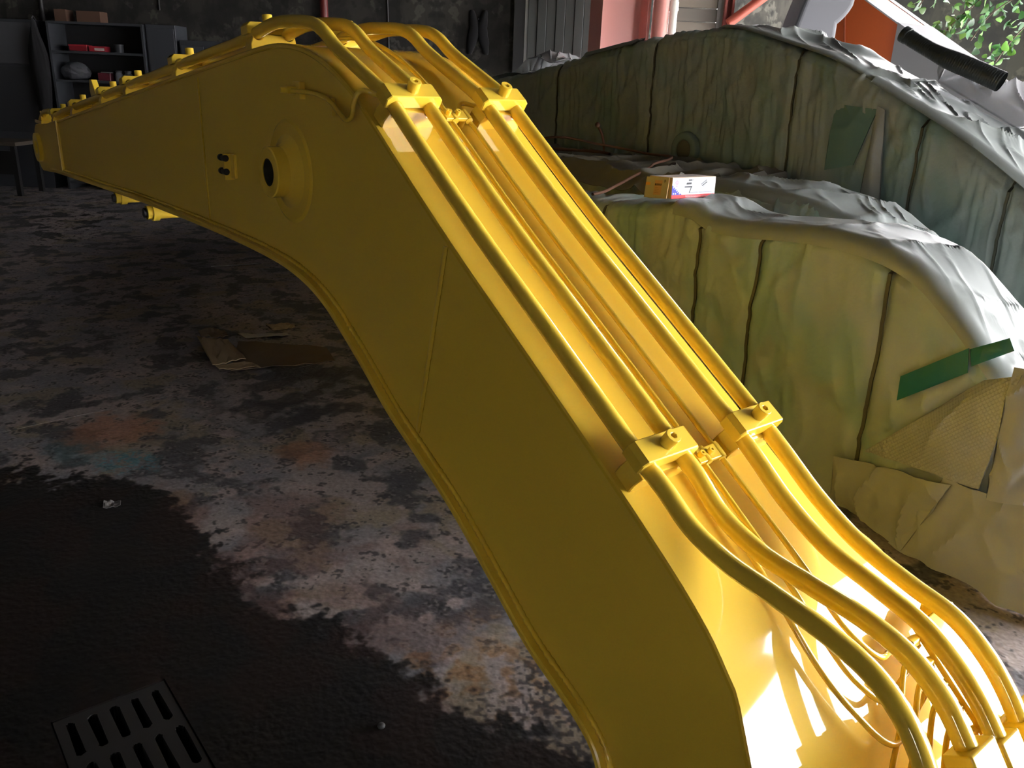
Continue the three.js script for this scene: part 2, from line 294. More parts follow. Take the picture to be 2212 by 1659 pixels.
function clampGeo(half, pitch) {
  const cap = new THREE.Shape(), r = PIPE + 0.001, y0 = 0.057, y1 = 0.09, b = 0.01;
  cap.moveTo(-half, y0 + 0.002); cap.lineTo(-half, y1 - b); cap.lineTo(-half + b, y1); cap.lineTo(half - b, y1); cap.lineTo(half, y1 - b); cap.lineTo(half, y0 + 0.002);
  for (const x of [pitch, -pitch]) { cap.lineTo(x + r, y0); for (let i = 1; i <= 10; i++) { const a = i / 10 * Math.PI; cap.lineTo(x + r * Math.cos(a), y0 + r * Math.sin(a)); } }
  cap.lineTo(-half, y0);
  const D = 0.052, ex = (sh, d = D) => new THREE.ExtrudeGeometry(sh, { depth: d, bevelEnabled: true, bevelSize: 0.0025, bevelThickness: 0.0025, bevelSegments: 1, curveSegments: 10 }).translate(0, 0, -d / 2);
  const base = new THREE.Shape(), y2 = 0.052;
  base.moveTo(-half + 0.004, -0.012); base.lineTo(-half + 0.004, 0.022); base.lineTo(-half + 0.014, y2 - 0.006);
  for (const x of [-pitch, pitch]) { base.lineTo(x - r, y2 - 0.004); for (let i = 1; i <= 10; i++) { const a = Math.PI + i / 10 * Math.PI; base.lineTo(x + r * Math.cos(a), y2 + r * Math.sin(a)); } }
  base.lineTo(half - 0.014, y2 - 0.006); base.lineTo(half - 0.004, 0.022); base.lineTo(half - 0.004, -0.012);
  return [ex(cap), ex(base, 0.048)];
}
const CG = [clampGeo(0.083, 0.054), clampGeo(0.076, 0.0465)];
function pipeClamp(s, l, kind) {
  const c = onBack(mesh('pipe_clamp', CG[kind][0], M.yellow, boom), s, l);
  mesh('clamp_base', CG[kind][1], M.yellow, c).position.z = 0.012;
  mesh('bolt', bigBolt, M.yellow, c).position.y = 0.089;
  return c;
}
for (const s of [1.07, 2.055, 2.91, 3.72, 4.49, 4.97, 5.68, 6.25]) { pipeClamp(s, 1.241, 0); pipeClamp(s - 0.005, 1.5415, 1); }
function smallClamp(s, l) {
  const c = onBack(mesh('line_clamp', rbx(0.088, 0.012, 0.036, 0.003, 0, 0.034, 0), M.yellow, boom), s, l);
  for (const x of [-0.034, 0.026]) mesh('clamp_base', cyl(0.009, 0.034, x + 0.002, 0.012, 0, 12), M.yellow, c);
  for (const x of [-0.031, 0.0]) mesh('bolt', smallBolt, M.yellow, c).position.set(x, 0.04, 0);
  for (const x of [-0.012, 0.034]) mesh('saddle', new THREE.CylinderGeometry(0.0105, 0.0105, 0.04, 14).rotateX(Math.PI / 2).translate(x, 0.032, 0), M.yellow, c);
  return c;
}
smallClamp(1.045, 1.392); smallClamp(2.03, 1.39);

// ---------------------------------------------------------------- wrapped booms
const HW2 = heading(36);
const filmBump = texture(512, 512, (u, v) => { const k = 128 + 70 * fbm2(u * 26, v * 26, 4) + 40 * (1 - Math.abs(fbm2(u * 9 + 5, v * 9, 3)) * 4); return [k, k, k]; }, { repeat: [1, 1] });
// profile: [s, height] from the far end to the near end, s falling
function wrapped({ name, label, prof, l0, l1, straps, s0, folds = 1, tint = [0, 0, 0], bottom = () => 0, seedv = 0, corner = 0.07, NSg = 420, material }) {
  const sB = s0, lB = (l0 + l1) / 2;
  const g = thing(name, label, 'wrapped part', place(HW2, sB, lB), HW2.turn);
  const curve = new THREE.CatmullRomCurve3(prof.map(([s, y]) => V(s, y, 0)), false, 'centripetal').getSpacedPoints(NSg);
  const sideN = 56, corN = 8, topN = 26, rings = [], info = [];
  for (let i = 0; i <= NSg; i++) {
    const p = curve[i], t = curve[Math.min(i + 1, NSg)].clone().sub(curve[Math.max(i - 1, 0)]).normalize();
    const n = V(t.y, -t.x, 0); if (n.y < 0) n.multiplyScalar(-1);   // outward normal of the back
    const yb = bottom(p.x), h = Math.max(p.y - yb, 0.02), rc = Math.min(corner, h * 0.4), ring = [], inf = [];
    const put = (s, y, l, nx, ny, nl, u, face) => { ring.push(V(s, y, l)); inf.push([nx, ny, nl, u, face]); };
    for (let j = 0; j <= sideN; j++) { const v = j / sideN; put(p.x - n.x * rc * v, yb + (h - rc) * v, l0, 0, 0, -1, v, 0); }
    for (let j = 1; j <= corN; j++) { const a = j / corN * Math.PI / 2, ca = Math.cos(a), sa = Math.sin(a); put(p.x - n.x * rc * (1 - sa), p.y - rc * (1 - sa) * (n.y > 0.3 ? 1 : 1), l0 + rc * (1 - ca), n.x * sa, n.y * sa, -ca, 1 + a, 1); }
    for (let j = 1; j < topN; j++) { const v = j / topN; put(p.x, p.y, l0 + rc + (l1 - l0 - 2 * rc) * v, n.x, n.y, 0, 3 + v, 2); }
    for (let j = 0; j <= corN; j++) { const a = (1 - j / corN) * Math.PI / 2, ca = Math.cos(a), sa = Math.sin(a); put(p.x - n.x * rc * (1 - sa), p.y - rc * (1 - sa), l1 - rc * (1 - ca), n.x * sa, n.y * sa, ca, 5 + a, 1); }
    for (let j = 1; j <= 12; j++) { const v = 1 - j / 12; put(p.x - n.x * rc * v, yb + (h - rc) * v, l1, 0, 0, 1, v, 3); }
    rings.push(ring); info.push(inf);
  }
  // folds, pleats and the pinch of the straps
  const disp = (s, y, l, face) => {
    let d = 0.016 * fbm3(s * 1.6 + seedv, y * 1.6, l * 2, 3);
    const near = straps.reduce((m, q) => Math.min(m, Math.abs(s - q)), 9);
    // long creases fanning from the straps
    for (let k = 0; k < straps.length; k++) {
      const q = straps[k], ds = s - q; d -= 0.03 * Math.exp(-((ds / 0.022) ** 2)) * (face === 2 ? 0.5 : 1);
      const w = Math.exp(-((ds / 0.34) ** 2));
      const ang = Math.atan2(y - (0.55 + 0.35 * n2(k * 3.1, seedv)), ds);
      d += folds * 0.010 * w * sst(0.02, 0.14, Math.abs(ds)) * Math.sin(ang * 6 + 3 * n2(k, seedv + 7) + 1.2 * n3(s * 2, y * 2, seedv));
    }
    // ridged diagonal wrinkles
    const a = 0.6 * n2(s * 0.7 + seedv, 4.1), u = s * Math.cos(a) + (y + l) * Math.sin(a), v = -s * Math.sin(a) + (y + l) * Math.cos(a);
    const rg = 1 - Math.abs(n3(u * 1.6 + seedv * 2, v * 0.7, seedv)); d += folds * 0.016 * rg ** 5 - 0.004;
    if (face === 0) { const dg = 1 - Math.abs(n2((s + y) * 1.9 + seedv * 5, (y - s) * 0.28 + seedv)); d += folds * 0.016 * dg ** 5; const dg2 = 1 - Math.abs(n2((s - 0.4 * y) * 3.1 + seedv * 7, y * 0.5 + seedv)); d += folds * 0.008 * dg2 ** 5; }
    const rg2 = 1 - Math.abs(n3(u * 5 + seedv, v * 2, seedv + 5)); d += folds * 0.0035 * rg2 ** 4;
    d += 0.0025 * fbm3(s * 14, y * 14, l * 14 + seedv, 2);
    return d;
  };
  const K = rings[0].length, pos = new Float32Array((NSg + 1) * K * 3), col = new Float32Array((NSg + 1) * K * 3), uv = new Float32Array((NSg + 1) * K * 2), idx = [];
  for (let i = 0; i <= NSg; i++) for (let j = 0; j < K; j++) {
    const p = rings[i][j], f = info[i][j], k = i * K + j, dd = disp(p.x, p.y, p.z, f[4]) * (f[4] === 0 || f[4] === 3 ? 0.4 + 0.6 * clamp(p.y * 6) : 1);
    pos[k * 3] = p.x + f[0] * dd - sB; pos[k * 3 + 1] = Math.max(0.002, p.y + f[1] * dd); pos[k * 3 + 2] = p.z + f[2] * dd - lB;
    uv[k * 2] = p.x / 0.9; uv[k * 2 + 1] = (p.y + p.z) / 0.9;
    // milky film, green foam showing through where it lies tight
    const gr = 0.65 * sst(-0.25, 0.4, fbm3((p.x - p.y * 0.5) * 2.0 + seedv * 3, (p.y + p.x * 0.5) * 0.9, p.z * 2, 4) + 0.10 * n3(p.x * 8, p.y * 2, seedv));
    const br = sst(0.12, 0.4, fbm3(p.x * 3 + 40 + seedv, p.y * 2.4, p.z * 3, 3));
    const c0 = [0.30, 0.335, 0.315], c1 = [0.175, 0.285, 0.25], c2 = [0.27, 0.28, 0.245];
    for (let q = 0; q < 3; q++) { let c = c0[q] + (c1[q] - c0[q]) * gr; c += (c2[q] - c) * br * 0.6; col[k * 3 + q] = Math.max(0.02, c + tint[q]); }
  }
  for (let i = 0; i < NSg; i++) for (let j = 0; j < K - 1; j++) { const a = i * K + j, b = a + 1, c = a + K, d = c + 1; idx.push(a, c, b, b, c, d); }
  for (const [base, flip] of [[0, false], [NSg * K, true]]) for (let j = 1; j < K - 1; j++) flip ? idx.push(base, base + j, base + j + 1) : idx.push(base, base + j + 1, base + j);
  const geo = new THREE.BufferGeometry();
  geo.setAttribute('position', new THREE.BufferAttribute(pos, 3)); geo.setAttribute('color', new THREE.BufferAttribute(col, 3)); geo.setAttribute('uv', new THREE.BufferAttribute(uv, 2));
  geo.setIndex(idx); fixWinding(geo); geo.computeVertexNormals();
  mesh('film_cover', geo, material, g);
  // straps: narrow bands drawn tight round the section
  for (const q of straps) {
    let i = 0; while (i < NSg && curve[i].x > q) i++;
    const outer = [], inner = [], w = 0.0075;
    const ringAt = (ds, lift) => rings[i].map((p, j) => { const f = info[i][j], dd = disp(p.x, p.y, p.z, f[4]) + lift; return V(q + ds - sB + (f[4] === 2 || f[4] === 1 ? 0 : 0), Math.max(0.004, p.y + f[1] * dd), p.z + f[2] * dd - lB); });
    const rg = [ringAt(-w, 0.003), ringAt(-w, 0.009), ringAt(w, 0.009), ringAt(w, 0.003)];
    const Kx = rg[0].length, loops = []; for (let j = 0; j < Kx; j++) loops.push(rg.map((r) => r[j]));
    mesh('packing_strap', loft(loops, { crease: 0.8 }), M.strap, g);
  }
  return { g, sB, lB };
}
const filmMat = new THREE.MeshPhysicalMaterial({ vertexColors: true, roughness: 0.5, bumpMap: filmBump, bumpScale: 0.0015, clearcoat: 0.25, clearcoatRoughness: 0.35 });
const wa = wrapped({ name: 'wrapped_boom', label: 'low boom wrapped in green foam and film, nearest the yellow boom', prof: [[6.2, 0.9], [5, 1.0], [4.2, 1.04], [3.6, 1.07], [3.27, 1.1], [3.0, 1.14], [2.8, 1.14], [2.68, 1.105], [2.5, 1.1], [2.3, 1.12], [2.1, 1.135], [1.9, 1.13], [1.75, 1.105], [1.62, 1.055], [1.52, 0.985], [1.41, 0.895], [1.33, 0.82], [1.25, 0.745], [1.16, 0.665], [1.05, 0.56], [0.95, 0.45], [0.86, 0.32], [0.80, 0.16], [0.78, 0.03]], l0: 3.06, l1: 3.52, straps: [3.45, 2.73, 2.38, 1.74], s0: 3, seedv: 1.3, material: filmMat });
const wb = wrapped({ name: 'wrapped_boom', label: 'tall arched boom wrapped in film and foam, standing behind the low wrapped boom', prof: [[8.6, 1.42], [7.6, 1.61], [7.02, 1.70], [6.58, 1.76], [6.17, 1.83], [5.63, 1.93], [5.29, 1.98], [4.94, 2.03], [4.57, 2.07], [4.23, 2.075], [3.98, 2.03], [3.74, 1.97], [3.42, 1.885], [3.21, 1.81], [3.04, 1.73], [2.75, 1.6], [2.42, 1.44], [2.25, 1.34], [2.1, 1.25], [1.7, 0.98], [1.4, 0.75], [1.2, 0.5], [1.1, 0.2], [1.08, 0.05]], l0: 4.81, l1: 5.4, straps: [6.1, 4.95, 3.64, 2.72, 2.17], s0: 4, seedv: 8.7, material: filmMat, NSg: 520 });
const wc = wrapped({ name: 'wrapped_boom', label: 'low wrapped boom lying between the other two wrapped booms', prof: [[6.6, 1.0], [5.5, 1.06], [4.6, 1.1], [4.0, 1.14], [3.5, 1.15], [3.2, 1.17], [2.9, 1.165], [2.6, 1.135], [2.38, 1.08], [2.2, 0.98], [2.05, 0.8], [1.98, 0.5], [1.96, 0.05]], l0: 3.72, l1: 4.3, straps: [3.6], s0: 4, seedv: 4.4, material: filmMat });

// ---------------------------------------------------------------- more of the boom
// knobs on their small plate, lubrication block and line on the near side
{
  const pl = mesh('switch_plate', rbx(0.045, 0.085, 0.012, 0.003), M.yellowSide, boom); pl.position.copy(B(3.075, 1.348, LL - 0.006));
  const arm = mesh('switch_plate', rbx(0.012, 0.095, 0.036, 0.003), M.yellowSide, boom); arm.position.copy(B(3.092, 1.345, LL - 0.018));
  for (const y of [1.376, 1.328]) {
    const k = mesh('rubber_knob', merge([cyl(0.012, 0.02, 0, 0, 0, 14), cyl(0.0075, 0.03, 0, 0.018, 0, 12), cyl(0.012, 0.012, 0, 0.036, 0, 14)]).rotateZ(-Math.PI / 2), M.black, boom); k.position.copy(B(3.092, y, LL - 0.03));
  }
  const blk = mesh('grease_block', rbx(0.05, 0.05, 0.02, 0.003), M.yellowSide, boom); blk.position.copy(B(2.485, 1.628, LL - 0.008));
  mesh('fitting', merge([cyl(0.013, 0.03, 0, 0, 0, 6), cyl(0.009, 0.03, 0, 0.02, 0, 12)]).rotateX(-Math.PI / 2), M.yellowSide, blk).position.set(0.005, 0, -0.024);
  mesh('grease_line', tube([B(2.48, 1.626, LL - 0.034), B(2.42, 1.626, LL - 0.034), B(2.36, 1.625, LL - 0.03), B(2.29, 1.618, LL - 0.026), B(2.23, 1.60, LL - 0.028), B(2.175, 1.574, LL - 0.032), B(2.13, 1.562, LL - 0.036), B(2.102, 1.575, LL - 0.036), B(2.092, 1.61, LL - 0.034), B(2.08, 1.638, LL - 0.022), B(2.055, 1.632, LL + 0.01), B(2.05, 1.612, LL + 0.05), B(2.06, 1.606, LL + 0.12), B(2.07, 1.61, LL + 0.2)], 0.0068, 160, 10), M.yellow, boom);
  const clip = mesh('line_clip', rbx(0.02, 0.05, 0.012, 0.002), M.yellowSide, boom); clip.position.copy(B(2.262, 1.59, LL - 0.012));
  mesh('clip_hook', new THREE.TorusGeometry(0.009, 0.003, 8, 16), M.yellowSide, clip).position.set(0, 0.02, -0.012);
}
// arm cylinder fittings under the far limb
for (const [s, y, l, r] of [[4.36, 1.0, 1.2, 0.034], [4.93, 1.0, 1.2, 0.03]]) {
  const f = mesh('belly_fitting', merge([new THREE.CylinderGeometry(r, r, 0.3, 20).rotateX(Math.PI / 2), new THREE.CylinderGeometry(r * 1.25, r * 1.25, 0.03, 20).rotateX(Math.PI / 2).translate(0, 0, -0.11), bx(0.05, 0.09, 0.05, 0, 0.045, 0.02), bx(0.05, 0.09, 0.05, 0, 0.045, -0.07)]), M.yellow, boom); f.position.copy(B(s, y, l + 0.12));
  mesh('fitting_cap', new THREE.CylinderGeometry(r * 0.7, r * 0.7, 0.02, 6).rotateX(Math.PI / 2).translate(0, 0, -0.155), M.black, f);
}
// lugs on the back of the far limb
for (const [s, l, h, w, lean] of [[6.0, 1.40, 0.24, 0.12, 0.5], [5.42, 1.40, 0.13, 0.09, 0.2], [4.52, 1.39, 0.13, 0.09, 0.2], [5.36, 1.46, 0.11, 0.08, 0]]) {
  const sh = new THREE.Shape(); sh.moveTo(-w / 2, -0.02); sh.lineTo(w / 2, -0.02); sh.lineTo(w / 2 + lean * h * 0.6, h * 0.75); sh.lineTo(w / 2 + lean * h * 0.6 - 0.02, h); sh.lineTo(-w / 2 + lean * h + 0.01, h); sh.lineTo(-w / 2, h * 0.45); sh.closePath();
  mesh('lug', new THREE.ExtrudeGeometry(sh, { depth: 0.03, bevelEnabled: true, bevelSize: 0.003, bevelThickness: 0.003, bevelSegments: 1 }).translate(0, 0, -0.015), M.yellow, boom).position.copy(B(s, ytop(s), l));
}
// tip: cheek casting, eye and pin ends
for (const l of [LL - 0.012, LR - 0.03]) {
  const sh = new THREE.Shape(); sh.moveTo(6.02 - S0, 1.335); sh.lineTo(6.3 - S0, 1.30); sh.absarc(6.62 - S0, 1.13, 0.15, Math.PI * 0.42, -Math.PI * 0.52, true); sh.lineTo(6.3 - S0, 1.0); sh.lineTo(6.02 - S0, 1.02); sh.closePath();
  const hole = new THREE.Path().absarc(6.62 - S0, 1.13, 0.045, 0, Math.PI * 2, true); sh.holes.push(hole);
  const c = mesh('tip_cheek', new THREE.ExtrudeGeometry(sh, { depth: 0.042, bevelEnabled: true, bevelSize: 0.005, bevelThickness: 0.005, bevelSegments: 2, curveSegments: 24 }).translate(0, 0, l - LC), M.yellowSide, boom);
  mesh('tip_boss', toCreasedNormals(new THREE.LatheGeometry([[0.046, 0.05], [0.088, 0.05], [0.094, 0.044], [0.094, -0.05], [0.046, -0.05], [0.046, 0.05]].map(([r, h]) => new THREE.Vector2(r, h)), 40), 0.4).rotateX(Math.PI / 2).translate(6.62 - S0, 1.13, l - LC + 0.02), M.yellowSide, c);
}
mesh('tip_pipe', bentTube([B(6.28, 1.36, 1.187), B(6.42, 1.375, 1.187), B(6.62, 1.36, 1.187), B(6.74, 1.30, 1.187)], PIPE, 0.06), M.yellow, boom);
mesh('tip_bracket', merge([rbx(0.22, 0.022, 0.16, 0.004, 6.72 - S0, 1.29, 1.24 - LC), rbx(0.022, 0.07, 0.14, 0.004, 6.66 - S0, 1.33, 1.24 - LC), cyl(0.02, 0.05, 6.8 - S0, 1.33, 1.24 - LC)]), M.yellow, boom);
// foot: pin boss, flange blocks at the pipe ends, manifold bracket with fittings
mesh('foot_boss', new THREE.CylinderGeometry(0.15, 0.15, 0.74, 48).rotateX(Math.PI / 2).translate(0.72 - S0, 0.16, 1.48 - LC), M.yellow, boom);
const flange = (s, y, l, w = 0.075) => { const f = mesh('pipe_flange', rbx(0.07, 0.055, w, 0.005), M.yellow, boom); f.position.copy(B(s, y, l)); f.rotation.z = 0.95; return f; };
flange(0.348, 0.645, 1.30, 0.085); flange(0.365, 0.545, 1.50, 0.07); flange(0.36, 0.54, 1.60, 0.07);
{
  const plate = mesh('manifold_bracket', merge([rbx(0.25, 0.03, 0.018, 0.003, 0, 0, 0.07), rbx(0.25, 0.014, 0.14, 0.003)]), M.yellow, boom);
  plate.position.copy(B(0.525, 0.535, 1.70)); plate.rotation.z = 0.72;
  for (let i = 0; i < 5; i++) {
    const f = mesh('fitting', merge([cyl(0.013, 0.026, 0, 0.012, 0, 6), cyl(0.009, 0.05, 0, 0.0, 0, 12)]).rotateX(-Math.PI / 2), M.yellow, plate); f.position.set(0.1 - i * 0.05, -0.012, -0.075);
  }
  const th = (a) => mesh('grease_line', tube(a, 0.006, 80, 8), M.yellow, boom);
  for (let i = 0; i < 5; i++) { const s = 0.60 - i * 0.037, y = 0.595 - i * 0.033; th([B(s, y - 0.012, 1.63), B(s - 0.006, y - 0.03, 1.57), over(s - 0.03, 1.49, 0.032), over(s - 0.075, 1.41 - i * 0.012, 0.022), over(Math.max(0.37, s - 0.14), 1.365 - i * 0.016, 0.018), over(Math.max(0.362, s - 0.2) - i * 0.002, 1.35 - i * 0.02, 0.016)]); }
  mesh('cross_plate', rbx(0.03, 0.16, 0.5, 0.006), M.yellow, boom).position.copy(B(0.4, 0.46, 1.5));
  mesh('foot_lug', rbx(0.06, 0.05, 0.06, 0.012), M.yellow, boom).position.copy(B(0.625, 0.60, 1.755));
}

// ---------------------------------------------------------------- drain grate
{
  const gs = drain.s1 - drain.s0 - 0.008, gl = drain.l1 - drain.l0 - 0.008, sc = (drain.s0 + drain.s1) / 2, lc = (drain.l0 + drain.l1) / 2;
  const g = thing('drain_grate', 'slotted concrete drain cover set in the oily floor', 'drain cover', place(HB, sc, lc, -0.05), HB.turn);
  const sh = new THREE.Shape([[-gs / 2, -gl / 2], [gs / 2, -gl / 2], [gs / 2, gl / 2], [-gs / 2, gl / 2]].map((q) => new THREE.Vector2(...q)));
  for (const [a, b] of [[1.985, 2.125], [1.785, 1.945]]) for (let k = 0; k < 5; k++) {
    const l = 0.225 + k * 0.055 - lc + (a < 1.9 ? 0.012 : 0), w = 0.0125, pts = [];
    for (let i = 0; i <= 24; i++) { const t = i / 24 * Math.PI * 2, cx = Math.cos(t) > 0 ? b - w - sc : a + w - sc; pts.push(new THREE.Vector2(cx + Math.cos(t) * w * (1 + 0.25 * n2(i * 0.9, k + a)), l + Math.sin(t) * w * (1 + 0.3 * n2(i * 0.8 + 9, k * 2 + a)))); }
    sh.holes.push(new THREE.Path(pts.reverse()));
  }
  mesh('grate_slab', new THREE.ExtrudeGeometry(sh, { depth: 0.05, bevelEnabled: false }).rotateX(Math.PI / 2).translate(0, 0.048, 0), mat(0.032, 0.03, 0.029, { roughness: 0.75 }), g);
}

// ---------------------------------------------------------------- litter on the floor
{
  const card = mat(0.32, 0.235, 0.14, { roughness: 0.85 }), cardD = mat(0.13, 0.09, 0.055, { roughness: 0.9 });
  const quad = (name, pts, y, m, parent, th = 0.004, bend = 0.01) => {   // a thin sheet through four corners (x, z), a little buckled
    const N = 10, top = [], P = (u, v) => { const [a, b, c, d] = pts; return [(a[0] * (1 - u) + b[0] * u) * (1 - v) + (d[0] * (1 - u) + c[0] * u) * v, (a[1] * (1 - u) + b[1] * u) * (1 - v) + (d[1] * (1 - u) + c[1] * u) * v]; };
    const rings = [];
    for (let i = 0; i <= N; i++) { const r1 = [], r2 = []; for (let j = 0; j <= N; j++) { const [x, z] = P(i / N, j / N); const h = y + bend * (0.6 + fbm2(x * 6, z * 6, 3)) + 0.006 * n2(x * 30, z * 30); r1.push(V(x, h + th, z)); r2.push(V(x, h, z)); } rings.push([...r1, ...r2.reverse()]); }
    return mesh(name, loft(rings, { crease: 0.5 }), m, parent);
  };
  const cb = thing('flattened_carton', 'torn flattened cardboard carton lying under the yellow boom', 'cardboard', [-1.7, 0, -4.95]);
  const q = (a) => a.map(([x, z]) => [x + 1.7, z + 4.95]);
  quad('flap', q([[-2.07, -5.2], [-1.86, -5.15], [-1.62, -4.78], [-1.78, -4.66]]), 0.02, card, cb, 0.006, 0.018);
  quad('flap', q([[-2.08, -5.25], [-1.93, -5.3], [-1.85, -5.16], [-2.03, -5.16]]), 0.03, cardD, cb, 0.005, 0.03);
  quad('panel', q([[-1.8, -5.2], [-1.22, -5.15], [-1.1, -4.88], [-1.66, -4.62]]), 0.002, cardD, cb, 0.005, 0.01);
  quad('flap', q([[-1.77, -4.68], [-1.58, -4.76], [-1.5, -4.68], [-1.72, -4.6]]), 0.012, card, cb, 0.005, 0.012);
  tag(quad('paper_scrap', [[-1.86, -5.36], [-1.56, -5.42], [-1.5, -5.36], [-1.78, -5.28]], 0.002, mat(0.3, 0.28, 0.27, { roughness: 0.8 }), scene, 0.001, 0.012), 'torn strip of white paper beside the flattened carton', 'paper');
  tag(quad('cardboard_scrap', [[-1.74, -5.6], [-1.6, -5.66], [-1.52, -5.56], [-1.66, -5.48]], 0.002, card, scene, 0.003, 0.012), 'small brown cardboard scrap beyond the white paper strip', 'cardboard');
  tag(mesh('steel_rod', bentTube([V(-2.75, 0.006, -7.38), V(-2.55, 0.008, -7.45), V(-2.36, 0.006, -7.58)], 0.005, 0.1), M.steel), 'thin bright steel rod lying on the floor past the boom bend', 'rod');
  tag(quad('foil_scrap', [[-1.64, -3.0], [-1.58, -3.02], [-1.56, -2.97], [-1.62, -2.95]], 0.001, mat(0.16, 0.15, 0.15, { roughness: 0.6 }), scene, 0.001, 0.012), 'crumpled pale foil scrap at the edge of the oily patch', 'scrap');
  const pb = mesh('pebble', new THREE.IcosahedronGeometry(0.011, 2), mat(0.06, 0.06, 0.06)); pb.scale.y = 0.7; pb.position.set(-0.32, 0.007, -1.82); tag(pb, 'small grey pebble on the oily floor near the boom', 'pebble');
}

// ---------------------------------------------------------------- on and around the wrapped booms
const WP = (s, y, l) => { const q = place(HW2, s, l, y); return V(...q); };
{
  // printed carton on the low wrapped boom
  const W = 0.325, Hh = 0.1, D = 0.15;
  const cv = document.createElement('canvas'); cv.width = 640; cv.height = 200; const c = cv.getContext('2d');
  c.fillStyle = '#b4b7be'; c.fillRect(0, 0, 640, 200);
  c.fillStyle = '#2a2f9a'; c.beginPath(); c.moveTo(0, 70); c.lineTo(150, 168); c.lineTo(0, 168); c.fill();
  c.fillStyle = '#d8323a'; c.fillRect(0, 166, 640, 34);
  c.fillStyle = '#e6e8f2'; for (let i = 0; i < 5; i++) { c.save(); c.translate(22 + i * 22, 92 + i * 15); c.rotate(0.58); for (let k = 0; k < 3; k++) c.fillRect(-6, -7 + k * 5, 12, 2.5); c.fillRect(-1.5, -8, 3, 15); c.restore(); }
  for (const x of [14, 44]) { c.fillRect(x, 146, 20, 3); c.fillRect(x, 153, 20, 3); c.fillRect(x + 8, 143, 3, 18); }
  c.strokeStyle = '#d2557f'; c.lineWidth = 4; c.beginPath(); c.moveTo(65, 25); c.lineTo(90, 48); c.lineTo(65, 71); c.lineTo(40, 48); c.closePath(); c.stroke(); c.strokeRect(54, 38, 22, 20); c.fillStyle = '#d2557f'; c.fillRect(50, 76, 32, 5);
  c.fillStyle = '#20242a'; c.fillRect(232, 18, 54, 14); c.fillRect(296, 20, 12, 8); c.fillRect(205, 48, 74, 20); c.fillRect(180, 84, 112, 13); c.save(); c.translate(280, 92); c.rotate(0.42); c.fillRect(-6, 0, 12, 62); c.restore();
  c.save(); c.translate(470, 62); c.rotate(-0.5); c.fillStyle = '#6a6e74'; c.fillRect(-46, -22, 92, 16); c.fillStyle = '#33373d'; c.fillRect(-40, 0, 84, 12); c.fillStyle = '#8a8e96'; c.fillRect(-30, 18, 60, 10); c.restore();
  c.fillStyle = '#3c424c'; for (let i = 0; i < 52; i++) if (i !== 20 && i !== 21) { const x = 250 + i * 6.6; c.fillRect(x, 143, 5, 2); c.fillRect(x + (i % 3), 148, 4, 2); c.fillRect(x + 2, 142, 1.6, 12); }
  c.fillStyle = '#f0c8c8'; for (let i = 0; i < 40; i++) { const x = 200 + i * 8; c.fillRect(x, 174, 5, 3); c.fillRect(x, 184, 5 + (i % 3), 6); }
  const tex = new THREE.CanvasTexture(cv); tex.colorSpace = THREE.SRGBColorSpace;
  const cv2 = document.createElement('canvas'); cv2.width = 300; cv2.height = 200; const e = cv2.getContext('2d');
  e.fillStyle = '#a0937a'; e.fillRect(0, 0, 300, 200); e.fillStyle = '#b0845a'; e.fillRect(118, 30, 100, 140); e.fillStyle = '#3a2c20'; e.fillRect(124, 60, 86, 20); e.fillStyle = '#b0845a'; for (let i = 1; i < 5; i++) e.fillRect(124 + i * 17, 60, 4, 20);
  e.fillStyle = '#7d5c3c'; for (let i = 0; i < 4; i++) e.fillRect(130, 98 + i * 16, 40 + 12 * (i % 2), 3); e.fillStyle = '#c98a3a'; e.fillRect(0, 52, 60, 26); e.fillStyle = '#4a3a28'; e.fillRect(236, 24, 26, 5); e.fillRect(236, 36, 30, 5); e.fillRect(246, 18, 5, 34);
  const tex2 = new THREE.CanvasTexture(cv2); tex2.colorSpace = THREE.SRGBColorSpace;
  const cv3 = document.createElement('canvas'); cv3.width = 640; cv3.height = 300; const t = cv3.getContext('2d');
  t.fillStyle = '#cfc3be'; t.fillRect(0, 0, 640, 300); t.fillStyle = '#7d7670'; t.fillRect(200, 120, 110, 26); t.fillRect(280, 140, 60, 14); t.beginPath(); t.ellipse(440, 140, 70, 26, 0.2, 0, 7); t.fill();
  const tex3 = new THREE.CanvasTexture(cv3); tex3.colorSpace = THREE.SRGBColorSpace;
  const pm = (m) => new THREE.MeshPhysicalMaterial({ map: m, roughness: 0.7 }), brown = mat(0.42, 0.29, 0.14, { roughness: 0.85 });
  const b = thing('parts_carton', 'small white printed carton with red stripe and blue corner on the wrapped boom', 'carton', [0, 0, 0], HW2.turn);
  b.position.copy(WP(3.03, 1.156, 3.225)); b.rotation.z = -0.02; b.rotation.y += 0.04; b.rotation.x = -0.02;
  // faces: -x (towards the camera) printed, -z the brown end, +y the top
  const wall_ = (name, w, h, m, pos, rot) => { const k = mesh(name, new THREE.BoxGeometry(w, h, 0.004), [brown, brown, brown, brown, m, brown], b); k.position.set(...pos); k.rotation.set(...rot); return k; };
  wall_('front_panel', W, Hh, pm(tex), [-D / 2, Hh / 2, 0], [0, -Math.PI / 2, 0]);
  wall_('back_panel', W, Hh, brown, [D / 2, Hh / 2, 0], [0, Math.PI / 2, 0]);
  wall_('lid', W, D, pm(tex3), [0, Hh, 0], [-Math.PI / 2, 0, -Math.PI / 2]);
  wall_('base_panel', W, D, brown, [0, 0.003, 0], [Math.PI / 2, 0, Math.PI / 2]);
  wall_('end_panel', D, Hh, brown, [0, Hh / 2, W / 2], [0, 0, 0]);
  wall_('end_panel', D, Hh, brown, [0.004, Hh / 2, -W / 2 + 0.004], [0, Math.PI, 0]);
